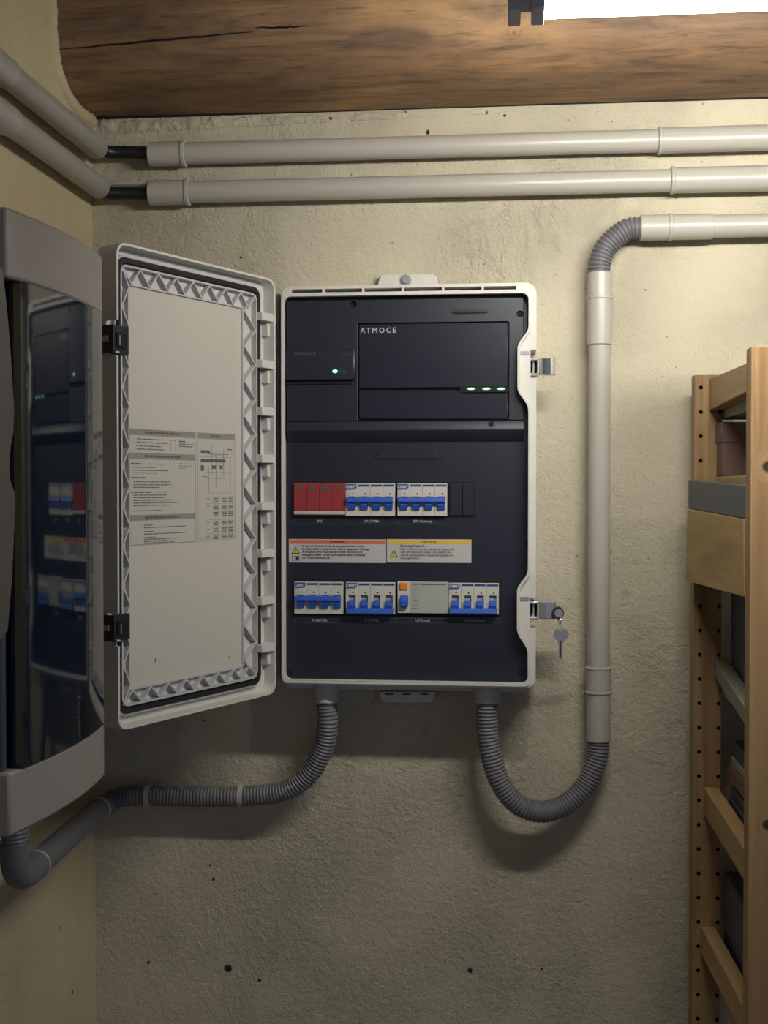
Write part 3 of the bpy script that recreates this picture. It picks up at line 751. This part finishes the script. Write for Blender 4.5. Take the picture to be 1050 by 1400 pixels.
# key on its ring
kc = P(766, 838, .085)
kt = thing('key', (kc.x, -.085, kc.z - .06), 'small silvery key hanging on a ring from the lower latch', 'key')
def torus(c, r, t_, axis, mat, name, parent, n=32):
    pts = []
    ax = Vector(axis).normalized(); u = ax.orthogonal().normalized(); w_ = ax.cross(u)
    for i in range(n + 1): pts.append(Vector(c) + (u * math.cos(2 * math.pi * i / n) + w_ * math.sin(2 * math.pi * i / n)) * r)
    m = MB(); m.tube(pts, t_, mat, 10, cap=False); return m.build(name, parent)
m = MB(); c = (kc.x - .0035, -.085, kc.z + .0005); m.cyl((c[0], -.072, c[2]), (c[0], -.094, c[2]), .0085, M['brass'], 24); m.cyl((c[0] + .001, -.094, c[2]), (c[0] + .001, -.0955, c[2]), .006, M['steel'], 24); m.build('lock_barrel', cb)
torus((kc.x - .0012, -.0965, kc.z - .0095), .0058, .0008, (1, .25, 0), M['chrome'], 'key_ring', kt)
bz = P(767, 866, .085).z; m = MB(); kb = []
for a in range(0, 360, 15):
    r = .0112 if not (60 < a < 120) else .0085
    kb.append((kc.x + .0005 + r * .98 * math.cos(R(a)), bz + r * .86 * math.sin(R(a))))
hole = [(kc.x + .0005 + .0026 * math.cos(R(a)), bz + .0068 + .0018 * math.sin(R(a))) for a in range(0, 360, 45)]
m.prism([kb, hole], .0955, .0978, M['steel']); m.build('key_bow', kt, bevel=.0004)
m = MB(); x = kc.x + .0002; ze = P(767, 900, .085).z
m.prism([[(x - .0052, bz - .006), (x - .0030, bz - .015), (x - .0028, ze + .003), (x, ze), (x + .0028, ze + .003), (x + .0020, ze + .007), (x + .0028, ze + .010), (x + .0020, ze + .013), (x + .0030, bz - .015), (x + .0052, bz - .006)]], .0958, .0975, M['steel'])
m.box(x - .0007, x + .0007, ze + .003, bz - .009, .0975, .0979, M['dsteel']); m.build('key_blade', kt)

# ---------------------------------------------------------------- the open door
A2 = Vector((-.421, -.907, 0)).normalized(); N2 = Vector((.907, -.421, 0)).normalized()
hp = P(379, 667, .098); HO = Vector((hp.x, hp.y, 0))
def FD(u, v, w_): return HO + A2 * u + N2 * w_ + Vector((0, 0, v))
def Dr(px, py, w_=0.):
    r = ray(px, py); o = HO + N2 * w_; t = (o - CO).dot(N2) / r.dot(N2); p = CO + r * t
    return ((p - o).dot(A2), p.z)
uF = Dr(160.5, 667)[0]
vT = (Dr(200, 336)[1] + Dr(330, 374)[1]) / 2; vB = (Dr(200, 990)[1] + Dr(330, 960)[1]) / 2
u0 = .0035
lo_top, lo_bot, lo2_top, lo2_bot = Dr(166, 438)[1], Dr(166, 486)[1], Dr(166, 839)[1], Dr(166, 883)[1]
TH, FL = .031, -.019            # thickness, level of the inner floor
m = MB(FD); m.prism([rrect(u0, vB, uF, vT, .016, 6)], -TH, FL, M['shell'])
door = m.build('door', cb, bevel=.003)
# perimeter lip, interrupted at the two latch keeps
lipw = .0032
outl = rrect(u0, vB, uF, vT, .016, 6); inl = rrect(u0 + lipw, vB + lipw, uF - lipw, vT - lipw, .0135, 6)
def lip_part(o, i):
    m = MB(FD); m.prism([o + i[::-1]], FL - .001, 0, M['shell']); m.build('lip', door, bevel=.0008)
n7 = 7
# corners order: bottom-free, top-free, top-hinge, bottom-hinge
bf, tf_, thg, bh = [outl[i * n7:(i + 1) * n7] for i in range(4)]
bfi, tfi, thi, bhi = [inl[i * n7:(i + 1) * n7] for i in range(4)]
lip_part([(uF, lo_top)] + tf_ + thg + bh + bf + [(uF, lo2_bot)], [(uF - lipw, lo_top)] + tfi + thi + bhi + bfi + [(uF - lipw, lo2_bot)])
m = MB(FD); m.box(uF - lipw, uF, lo2_top, lo_bot, FL - .001, 0, M['shell']); m.build('lip', door, bevel=.0008)
# gasket channel and rubber
gu = Dr(351.5, 667, -.012)[0]; gt = Dr(258, 371.5, -.012)[1] - .0015; gb = Dr(264, 954, -.012)[1]; gF = uF - .014
def band(l, b, r, t, w_, c0, c1, mat, name, rad=.014):
    m = MB(FD); m.prism([rrect(l, b, r, t, rad, 6), rrect(l + w_, b + w_, r - w_, t - w_, max(.002, rad - w_), 6)], c0, c1, mat); return m.build(name, door, bevel=.0004 if c1 > -.011 else 0)
band(gu - .010, gb - .0035, gF + .004, gt + .0035, .0025, FL, -.0125, M['shell_in'], 'gasket_wall', .018)
band(gu - .0075, gb - .001, gF, gt + .001, .0066, FL, -.0112, M['gasket'], 'gasket', .014)
band(gu + .0012, gb + .008, gF - .004, gt - .008, .0026, FL, -.0100, M['shell_in'], 'inner_wall', .012)
# inner panel
pL = Dr(331, 667, -.014)[0]; pT = Dr(258, 407, -.014)[1]; pB = Dr(264, 924, -.014)[1]; pR = Dr(176.3, 667, -.014)[0]
m = MB(FD); m.prism([rrect(pL, pB, pR, pT, .004, 4)], FL - .0005, -.0155, M['panel_in']); m.build('inner_panel', door, bevel=.0008)
band(pL - .002, pB - .002, pR + .002, pT + .002, .002, FL, -.0125, M['shell_in'], 'panel_edge', .005)
# stiffening ribs: zigzag webs between panel edge and inner wall
ru0, ru1 = gu + .0038, gF - .0068; rb0, rt1 = gb + .0104, gt - .0104
def ribs(horizontal, a0, a1, b0, b1, n):
    for i in range(n):
        s0 = a0 + (a1 - a0) * i / n; s1 = a0 + (a1 - a0) * (i + 1) / n; mid = (s0 + s1) / 2
        for (p_, q_) in (((s0, b0), (mid, b1)), ((mid, b1), (s1, b0))):
            m = MB(FD)
            if not horizontal: p_, q_ = (p_[1], p_[0]), (q_[1], q_[0])
            m.beam(p_, q_, .0022, FL - .0002, -.0105, M['shell_in']); m.build('rib', door)
ribs(True, ru0, ru1, rt1, pT + .002, 8)
ribs(True, ru0, ru1, rb0, pB - .002, 8)
ribs(False, rb0, rt1, ru0, pL - .002, 11)
ribs(False, rb0, rt1, ru1, pR + .002, 11)
# hinge knuckles along the hinge side
for i in range(8):
    yy = 432 + i * 65
    a = Dr(355, yy, -.006); b = Dr(374, yy, -.006)
    m = MB(FD); m.box(b[0], a[0], a[1] - .0058, a[1] + .0058, FL, -.0015, M['shell']); m.build('hinge_hook', door, bevel=.001)
    m = MB(FD); m.box(b[0] + .003, b[0] + .012, a[1] - .026, a[1] - .0075, FL, -.008, M['shell']); m.build('hinge_pad', door, bevel=.001)
# latch keeps at the free edge
for (ya, yb) in ((443, 482), (842, 878)):
    v1, v0 = Dr(158, ya)[1], Dr(158, yb)[1]; m = MB(FD)
    m.prism([[(uF - .028, -.006), (uF - .028, -.014), (uF + .0015, -.012), (uF + .0015, -TH - .001), (uF + .004, -TH - .001), (uF + .004, -.002), (uF + .001, -.002), (uF - .002, -.004)]], v0, v1, M['dsteel'],
            F=lambda a, b, c: FD(a, c, b))
    k_ = m.build('latch_keep', door, bevel=.0006); 
    m = MB(FD); vm = (v0 + v1) / 2
    m.box(uF - .020, uF - .003, vm - .010, vm + .008, -.0050, -.0025, M['void']); m.box(uF - .008, uF - .006, vm - .007, vm + .005, -.0025, -.0012, M['steel'])
    m.box(uF + .0042, uF + .0055, vm - .003, vm + .004, -.02, -.01, M['steel'])
    m.box(uF - .004, uF + .002, v0, v0 + .002, -.02, .0005, M['shell']); m.build('keep_detail', door)
# wiring diagram sheet on the panel
wS = -.0152
tl = Dr(177, 582, wS); trp = Dr(321, 597.5, wS); bl = Dr(177, 745.5, wS); brp = Dr(321, 738, wS)
sL, sR = tl[0], trp[0]; sT = (tl[1] + trp[1]) / 2; sB = (bl[1] + brp[1]) / 2
m = MB(FD)
def S(s_, r_): return (sL + (sR - sL) * s_, sT + (sB - sT) * r_)
def sbox(s0, r0, s1, r1, mat, c=.0003):
    a = S(s0, r0); b = S(s1, r1); m.box(min(a[0], b[0]), max(a[0], b[0]), min(a[1], b[1]), max(a[1], b[1]), wS, wS + c, mat)
sbox(0, 0, 1, 1, M['paper'], .0002)
def row(s0, s1, r_, mat, h_=.008):
    s_ = s0
    while s_ < s1:
        l = random.uniform(.012, .05); e = min(s1, s_ + l); sbox(s_, r_ - h_ / 2, e, r_ + h_ / 2, mat, .0004); s_ = e + .006
def outline(s0, r0, s1, r1, mat, w_=.004):
    sbox(s0, r0, s1, r0 + w_, mat); sbox(s0, r1 - w_, s1, r1, mat); sbox(s0, r0, s0 + w_ * .8, r1, mat); sbox(s1 - w_ * .8, r0, s1, r1, mat)
for (s0, r0, s1, r1) in ((0, 0, .6, .055), (.62, 0, 1, .055), (0, .205, .6, .26), (0, .74, .6, .79)):
    sbox(s0, r0, s1, r1, M['ink_bar']); row(s0 + .13, s1 - .15, (r0 + r1) / 2, M['ink'], .018)
outline(0, 0, .6, 1, M['ink_bar']); outline(.62, 0, 1, .98, M['ink_bar'])
for r_, e in ((.085, .26), (.115, .33), (.145, .28), (.172, .3)): row(.06, e, r_, M['ink'])
outline(.36, .085, .41, .18, M['ink_red']); row(.44, .5, .09, M['ink'], .012); row(.44, .59, .115, M['ink']); row(.44, .57, .135, M['ink'])
for r_, e, dk in ((.3, .1, 1), (.33, .22, 0), (.355, .34, 0), (.378, .24, 0), (.42, .13, 1), (.455, .35, 0), (.48, .37, 0), (.503, .26, 0), (.545, .18, 1), (.57, .32, 0), (.592, .3, 0), (.615, .38, 0), (.638, .44, 0), (.66, .36, 0), (.705, .28, 0)):
    row(.01 if dk else .03, e, r_, M['ink'], .012 if dk else .008)
row(.15, .3, .3, M['ink_bar']); row(.18, .3, .42, M['ink_bar']); row(.22, .34, .545, M['ink_bar']); row(.44, .6, .29, M['ink_bar']); row(.44, .58, .31, M['ink_bar']); row(.44, .5, .33, M['ink_bar'])
for r_, e in ((.83, .2), (.852, .5), (.887, .2), (.909, .5), (.938, .22), (.955, .42), (.972, .33), (.988, .4)): row(.12, e, r_, M['ink'])
for (x0, r0, x1, r1) in ((.65, .16, .74, .19), (.65, .24, .9, .27), (.72, .19, .93, .195), (.64, .22, .97, .222), (.76, .12, .762, .38), (.8, .2, .802, .5), (.88, .15, .882, .4), (.7, .36, .95, .362), (.68, .42, .9, .422), (.73, .3, .732, .56), (.95, .22, .952, .56), (.73, .555, .952, .557),
                         (.66, .4, .72, .405), (.84, .3, .87, .33), (.65, .3, .68, .35), (.76, .3, .8, .33), (.92, .14, .97, .15)):
    sbox(x0, r0, x1, r1, M['ink'], .0004)
outline(.76, .2, .88, .3, M['ink_bar'])
for i in range(6):
    r0 = .6 + i * .065 + (.02 if i > 2 else 0)
    sbox(.7, r0 - .012, .99, r0 - .009, M['ink_bar'])
    for c_ in (.775, .865, .93):
        for k in range(3): row(c_, c_ + .05, r0 + .006 + k * .015, M['ink'], .009)
    row(.7, .74, r0 + .012, M['ink_bar'])
m.build('diagram_sheet', door)
# little scuffs in the panel
m = MB(FD)
for (x, y, l) in ((212, 906, .006), (313, 900, .003), (218, 656, .0015)):
    p_ = Dr(x, y, -.0152); m.beam(p_, (p_[0] - l * .25, p_[1] + l), .0012, -.0154, -.0152, M['ink_dark'])
m.build('scuff', door)

# ================================================================= DEVICES
DB = .0845                      # front of the breakers' body
PW = .0178
def breaker(x0, y0, y1, down, label, logo_flat=False):
    a = Q(x0, y1, DB); b = Q(x0, y0, DB); X0 = a[0]; Z0, Z1 = a[1], b[1]; Hh = Z1 - Z0
    t = thing('circuit_breaker', (X0 + 2 * PW, -DP, Z0), label, 'circuit breaker', 'four-pole circuit breakers')
    for i in range(4):
        xa = X0 + i * PW * 1.005; m = MB()
        xb = xa + PW - .0002
        def zz(f): return Z1 - Hh * f
        m.box(xa, xb, zz(.40), Z1, DP + .0003, DB, M['breaker'])                     # upper face
        m.box(xa, xb, Z0, zz(.80), DP + .0003, DB - (.0 if down else .002), M['breaker'])
        m.box(xa, xa + .0042, zz(.82), zz(.38), DP + .0003, DB, M['breaker']); m.box(xb - .0034, xb, zz(.82), zz(.38), DP + .0003, DB, M['breaker'])
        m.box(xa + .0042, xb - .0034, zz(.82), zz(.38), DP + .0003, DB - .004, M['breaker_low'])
        po = m.build('pole', t, bevel=.0004)
        m = MB()
        if i: m.box(xa + .0008, xb - .0008, zz(.095), zz(.035), DB, DB + .0003, M['dblue'])
        m.cyl((xa + .0105, -DB + .0005, zz(.32)), (xa + .0105, -DB - .0003, zz(.32)), .0012, M['void'], 10)
        if i == 0:
            for k_ in range(4): m.box(xa + .0012, xa + .0012 + random.uniform(.003, .006), zz(.21 + k_ * .055), zz(.195 + k_ * .055), DB, DB + .0002, M['ink_bar'])
        if i == 1: m.box(xa + .002, xa + .008, zz(.405), zz(.39), DB, DB + .0002, M['ink_bar'])
        if i or True: m.build('face_print', po)
        m = MB(); zA, zB = (.52, .80) if down else (.56, .86)
        m.prism([[(DP + .003, zz(zA)), (DB + .004, zz(zA)), (DB + .0055, zz((zA + zB) / 2)), (DB + .003, zz(zB)), (DP + .003, zz(zB))]], xa + .0045, xb - .0037, M['blue'], F=lambda a, b, c: Vector((c, -a, b)))
        m.build('lever', po)
    m = MB(); lx, lz = X0 + .0006, Z1 - Hh * .02
    m.prism([[(lx, lz - .0078), (lx + .0125, lz - .0078), (lx + .0155, lz - .0050), (lx + .0155, lz), (lx, lz)]], DB, DB + .0004, M['dblue'])
    m.text('CHNT', lx + .0074, lz - .0040, DB + .0006, .0054, M['ink_white'], bold=.0002); m.build('logo_plate', t)
    m = MB(); Xr = X0 + 4 * PW
    if down:
        z1_, z0_ = Z1 - Hh * .42, Z1 - Hh * .60
        m.prism([[(DB + .001, z1_), (DB + .007, z1_ - .0008), (DB + .0085, z0_ + .002), (DB + .0065, z0_), (DB + .001, z0_)]], X0 + .0012, Xr - .0026, M['blue'], F=lambda a, b, c: Vector((c, -a, b)))
        for xx in (X0 + .0115, Xr - .0115): m.box(xx - .003, xx + .003, z1_ - .0013, z1_ + .0001, DB + .001, DB + .0065, M['dblue'])
    else:
        z1_, z0_ = Z1 - Hh * .80, Z1 - Hh * 1.0
        m.prism([[(DB - .001, z1_), (DB + .0065, z1_), (DB + .0085, z0_ + .002), (DB + .006, z0_), (DB - .001, z0_)]], X0 + .0012, Xr - .0026, M['blue'], F=lambda a, b, c: Vector((c, -a, b)))
        for xx in (X0 + .0115, Xr - .0115): m.box(xx - .003, xx + .003, z0_ - .0001, z0_ + .0013, DB + .001, DB + .0068, M['dblue'])
    m.build('handle_bar', t, bevel=.0006)
    return t
breaker(472.5, 661, 705.5, True, 'breaker in the middle of the upper row, right beside the red surge protector')
breaker(543.3, 661, 705.5, True, 'rightmost breaker of the upper row, beside the black blank modules')
breaker(402.3, 795.5, 839, True, 'leftmost breaker of the lower row, its blue handle bar at mid-height')
breaker(472.8, 796, 839.5, False, 'second device of the lower row, its blue bar down, left of the orange-button switch')
breaker(613.5, 797, 839.5, False, 'rightmost breaker of the lower row, its blue bar down')
# surge protector
a = Q(402, 704.5, DB); b = Q(472, 660.5, DB)
sp = thing('surge_protector', ((a[0] + b[0]) / 2, -DP, a[1]), 'red four-pole surge protector with white base strip, first in the upper row', 'surge protector')
m = MB(); m.box(a[0], b[0] - .0008, a[1] + .0012, a[1] + .0065, DP + .0003, DB + .001, M['sticker']); m.build('base_strip', sp, bevel=.0004)
m = MB(); m.box(a[0], b[0] - .0008, a[1] - .0006, a[1] + .001, DP + .0003, DB - .001, M['red']); m.box(a[0], b[0] - .0008, a[1] + .0067, b[1], DP + .0003, DB - .003, M['red']); m.build('base', sp)
for i in range(4):
    w_ = (b[0] - .0008 - a[0]) / 4; xa = a[0] + i * w_; m = MB(); m.box(xa + .0001, xa + w_ - .0002, a[1] + .0068, b[1] - .0004, DB - .003, DB + .0015, M['red'])
    ct = m.build('cartridge', sp, bevel=.0006)
    m = MB(); m.box(xa + .0025, xa + .0135, b[1] - .0085, b[1] - .0038, DB + .0015, DB + .0018, M['green']); m.text('CHNT', xa + .0078, b[1] - .0062, DB + .002, .0036, M['ink_dim']); m.build('indicator', ct)
# residual current device
a = Q(543.5, 838, DB); b = Q(613, 796, DB)
rc = thing('residual_current_device', ((a[0] + b[0]) / 2, -DP, a[1]), 'pale grey switch with orange test button and one blue lever, in the lower row', 'breaker')
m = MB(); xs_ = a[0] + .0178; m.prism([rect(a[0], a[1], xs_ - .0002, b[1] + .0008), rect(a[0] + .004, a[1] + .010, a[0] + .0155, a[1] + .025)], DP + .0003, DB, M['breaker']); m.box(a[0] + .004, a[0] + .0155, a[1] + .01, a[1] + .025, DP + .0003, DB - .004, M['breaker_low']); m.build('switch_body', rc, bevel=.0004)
m = MB(); m.box(xs_, b[0], a[1], b[1], DP + .0003, DB, M['rcd_grey']); sb = m.build('sensor_body', rc, bevel=.0004)
m = MB(); m.box(a[0] + .0035, a[0] + .0145, b[1] - .0108, b[1] - .0012, DB, DB + .0025, M['orange']); m.build('test_button', rc, bevel=.0008)
m = MB(); m.prism([[(DP + .003, a[1] + .024), (DB + .003, a[1] + .0245), (DB + .008, a[1] + .018), (DB + .0085, a[1] + .0105), (DB + .004, a[1] + .0085), (DP + .003, a[1] + .0095)]], a[0] + .0045, a[0] + .0150, M['blue'], F=lambda a, b, c: Vector((c, -a, b))); m.build('lever', rc, bevel=.0006)
m = MB(); m.box(xs_ + .015, b[0] - .003, b[1] - .0042, b[1] - .0034, DB, DB + .0003, M['green']); m.text('CHNT', xs_ + .0085, b[1] - .0038, DB + .0004, .0042, M['ink'])
for k_, (s0, s1) in enumerate(((.003, .010), (.003, .013), (.003, .0085), (.003, .007), (.004, .014), (.004, .012), (.004, .0145), (.003, .012), (.003, .011))):
    m.box(xs_ + s0, xs_ + s1, b[1] - .0078 - k_ * .0038, b[1] - .0070 - k_ * .0038, DB, DB + .0002, M['ink'])
m.build('face_print', rc)

# ================================================================= SHELVING UNIT AT RIGHT
su = thing('shelving_unit', (.3, -.23, 0), 'pine shelving unit with pin holes along its posts, at the right edge', 'shelf')
ztop = P(955, 513, .075).z
def holed_post(xa, xb, d0, d1, z_top, cols, zs, name, mat):
    """post whose front face carries real drilled pin holes"""
    m = MB(); r_ = .0029; dep = .012; N = 12; y = -d1
    m.add([(xa, -d0, 0), (xb, -d0, 0), (xb, -d0, z_top), (xa, -d0, z_top), (xa, y, 0), (xb, y, 0), (xb, y, z_top), (xa, y, z_top)],
          [[0, 3, 2, 1], [0, 4, 7, 3], [1, 2, 6, 5], [3, 7, 6, 2]], mat)
    zs = sorted(zs); cuts = [0] + [(zs[i] + zs[i + 1]) / 2 for i in range(len(zs) - 1)] + [z_top]
    xc = [xa] + [(cols[i] + cols[i + 1]) / 2 for i in range(len(cols) - 1)] + [xb]
    for i, zc in enumerate(zs):
        for j, cx in enumerate(cols):
            L_, R_, B_, T_ = xc[j], xc[j + 1], cuts[i], cuts[i + 1]
            ou = []; ci = []
            for k in range(N):
                a = 2 * math.pi * (k + .5) / N; c, s = math.cos(a), math.sin(a); ci.append((cx + r_ * c, zc + r_ * s))
                tx = ((R_ if c > 0 else L_) - cx) / c if abs(c) > 1e-6 else 1e9; tz = ((T_ if s > 0 else B_) - zc) / s if abs(s) > 1e-6 else 1e9
                t_ = min(tx, tz); ou.append((cx + c * t_, zc + s * t_))
            corners = [(R_, T_), (L_, T_), (L_, B_), (R_, B_)]
            vs = [(p[0], y, p[1]) for p in ou] + [(p[0], y, p[1]) for p in ci] + [(p[0], y + dep, p[1]) for p in ci] + [(p[0], y, p[1]) for p in corners]
            fs = []
            for k in range(N):
                k2 = (k + 1) % N; a_, b_ = ou[k], ou[k2]
                if abs(a_[0] - b_[0]) > 1e-6 and abs(a_[1] - b_[1]) > 1e-6:
                    ci_ = min(range(4), key=lambda q_: abs(corners[q_][0] - a_[0]) + abs(corners[q_][1] - a_[1]) + abs(corners[q_][0] - b_[0]) + abs(corners[q_][1] - b_[1]))
                    fs.append([k, 3 * N + ci_, k2, N + k2, N + k])
                else: fs.append([k, k2, N + k2, N + k])
            m.add(vs, fs, mat)
            m.add(vs, [[N + k, N + (k + 1) % N, 2 * N + (k + 1) % N, 2 * N + k] for k in range(N)] + [[2 * N + k for k in range(N)]], M['void'])
    return m.build(name, su, smooth=25)
xA, xB = P(951, 700, .078).x, P(986, 900, .078).x
zs = [P(956, 530 + 33.2 * i, .078).z for i in range(44)]
zs = [z for z in zs if z > .02]
holed_post(xA - .002, xB, .048, .078, ztop, [xA + .0065, xA + .033], zs, 'post', M['pine'])
xC = P(1026, 700, .43).x
ztf = P(1035, 473, .43).z
m = MB(); m.box(xC, xC + .044, 0, ztf, .40, .43, M['pine']); m.build('post', su, bevel=.0015)
# top rail: sits between the posts
m = MB(); a = P(970, 518, .078); z0r = P(971, 561, .078).z
m.hexa([Vector((a.x, -.078, a.z)), Vector((a.x + .022, -.078, a.z)), Vector((a.x + .022, -.40, ztf - .012)), Vector((a.x, -.40, ztf - .012)),
        Vector((a.x, -.078, z0r)), Vector((a.x + .022, -.078, z0r)), Vector((a.x + .022, -.40, z0r + .006)), Vector((a.x, -.40, z0r + .006))][::1], M['pine_rail'])
m.build('rail', su, bevel=.001)
def rail(p, q_, h_, w_, mat, name='rail', par=None):
    """flat bar from p to q (top edge), height h, width w to the right"""
    m = MB(); m.hexa([p, p + Vector((w_, 0, 0)), q_ + Vector((w_, 0, 0)), q_, p - Vector((0, 0, h_)), p + Vector((w_, 0, -h_)), q_ + Vector((w_, 0, -h_)), q_ - Vector((0, 0, h_))], mat)
    return m.build(name, par or su, bevel=.001)
def onX(px, py, X): return PX(px, py, X)
Xr = a.x
rail(P(962, 1076, .079), Vector((P(962, 1076, .079).x + .004, -.40, P(962, 1076, .079).z - .006)), .038, .02, M['pine_rail'])
rail(P(958, 1266, .079), Vector((P(962, 1266, .079).x + .008, -.40, P(962, 1266, .079).z - .004)), .038, .02, M['pine_rail'])
rail(P(976, 902, .079), Vector((P(976, 902, .079).x + .0, -.39, P(976, 902, .079).z - .035)), .022, .02, M['grey_rail'], 'brace')
# the wide pine board with a grey painted strip that closes the side below the top
def slab(c4, dds, th, mat, name):
    pts = [P(x, y, d) for (x, y), d in zip(c4, dds)]; off = Vector((.02, .0, 0)) * (th / .02)
    m = MB(); m.hexa([p for p in pts] + [p + off for p in pts], mat); return m.build(name, su, bevel=.001)
slab([(941, 656), (941, 695), (1016, 709), (1019, 664)], (.085, .085, .36, .36), .016, M['grey_paint'], 'painted_strip')
slab([(939.5, 695.5), (937.5, 794), (1016, 816), (1016, 709.5)], (.084, .084, .36, .36), .016, M['pine_board'], 'side_board')
# shelves (run to the right, out of the picture)
for k, zz_ in enumerate((P(980, 652, .1).z, P(980, 936, .1).z, P(980, 1108, .1).z, P(980, 1350, .1).z, .12)):
    m = MB()
    if k == 0: m.box(.287, xB + .8, zz_ - .018, zz_, .0795, .345, M['pine_board'])
    else: m.box(xB + .0015, xB + .8, zz_ - .018, zz_, .05, .395, M['pine_board'])
    m.build('shelf_board', su, bevel=.001)
# second frame further right, carrying the other end of the shelves
m = MB(); m.box(xB + .8005, xB + .844, 0, ztop, .048, .078, M['pine']); m.build('post', su); m = MB(); m.box(xB + .8005, xB + .844, 0, ztf, .40, .43, M['pine']); m.build('post', su)
sz1 = P(980, 652, .1).z; sz2 = P(980, 936, .1).z; sz3 = P(980, 1108, .1).z; sz4 = P(980, 1350, .1).z
# brown lidded box on the top shelf
bx = thing('storage_box', (.4, -.1, sz1), 'brown lidded box on the top shelf of the pine unit', 'box')
bz_ = P(990, 577, .125).z; bl_ = P(990, 605, .125).z
m = MB(); m.box(.2895, .52, sz1 + .001, bl_ + .004, .082, .125, M['box_brown']); m.build('body', bx, bevel=.002)
m = MB(); m.box(.288, .522, bl_, bz_, .0805, .127, M['box_brown']); m.build('lid', bx, bevel=.002)
m = MB(); m.box(xB + .012, xB + .22, sz2 + .001, sz2 + .235, .085, .335, M['box_blue']); tag(m.build('storage_box', bevel=.003), 'slate blue box on the second shelf behind the pine side board', 'box')
m = MB(); m.box(xB + .004, xB + .2, sz4 + .001, sz4 + .16, .085, .30, M['box_blue']); tag(m.build('storage_box', bevel=.003), 'dark box on the lower shelf at the right edge', 'box')
cols = [('box_blue', .020), ('grip', .016), ('ink_bar', .011), ('box_brown', .018), ('ink_bar', .010), ('box_blue', .022)]
zq = sz3 + .001; nm = ['bottom slate', 'taupe', 'lower light grey', 'brown', 'upper light grey', 'top slate']
for k, (c_, h_) in enumerate(cols):
    m = MB(); m.box(xB + .006 + (k % 3) * .003, xB + .19 - (k % 2) * .01, zq, zq + h_, .105 + .005 * (k % 2), .29, M[c_]); 
    tag(m.build('folder', bevel=.001), '%s flat folder in the pile behind the pine rail, between the pine posts' % nm[k], 'folder', 'flat folders piled on the shelf'); zq += h_ + .0004


zt1 = P(990, 547, .08).z
m = MB(); m.box(xB + .0015, xB + .8, zt1 - .026, zt1, .05, .395, M['grey_rail']); m.build('shelf_board', su, bevel=.001)
m = MB(); m.box(.318, .66, zt1 + .001, zt1 + .183, .335, .394, M['box_brown'])  # unseen box, added to throw a shadow edge on the wall
tag(m.build('storage_box', bevel=.003), 'unseen tall brown box added on the topmost shelf to shade the wall', 'box')
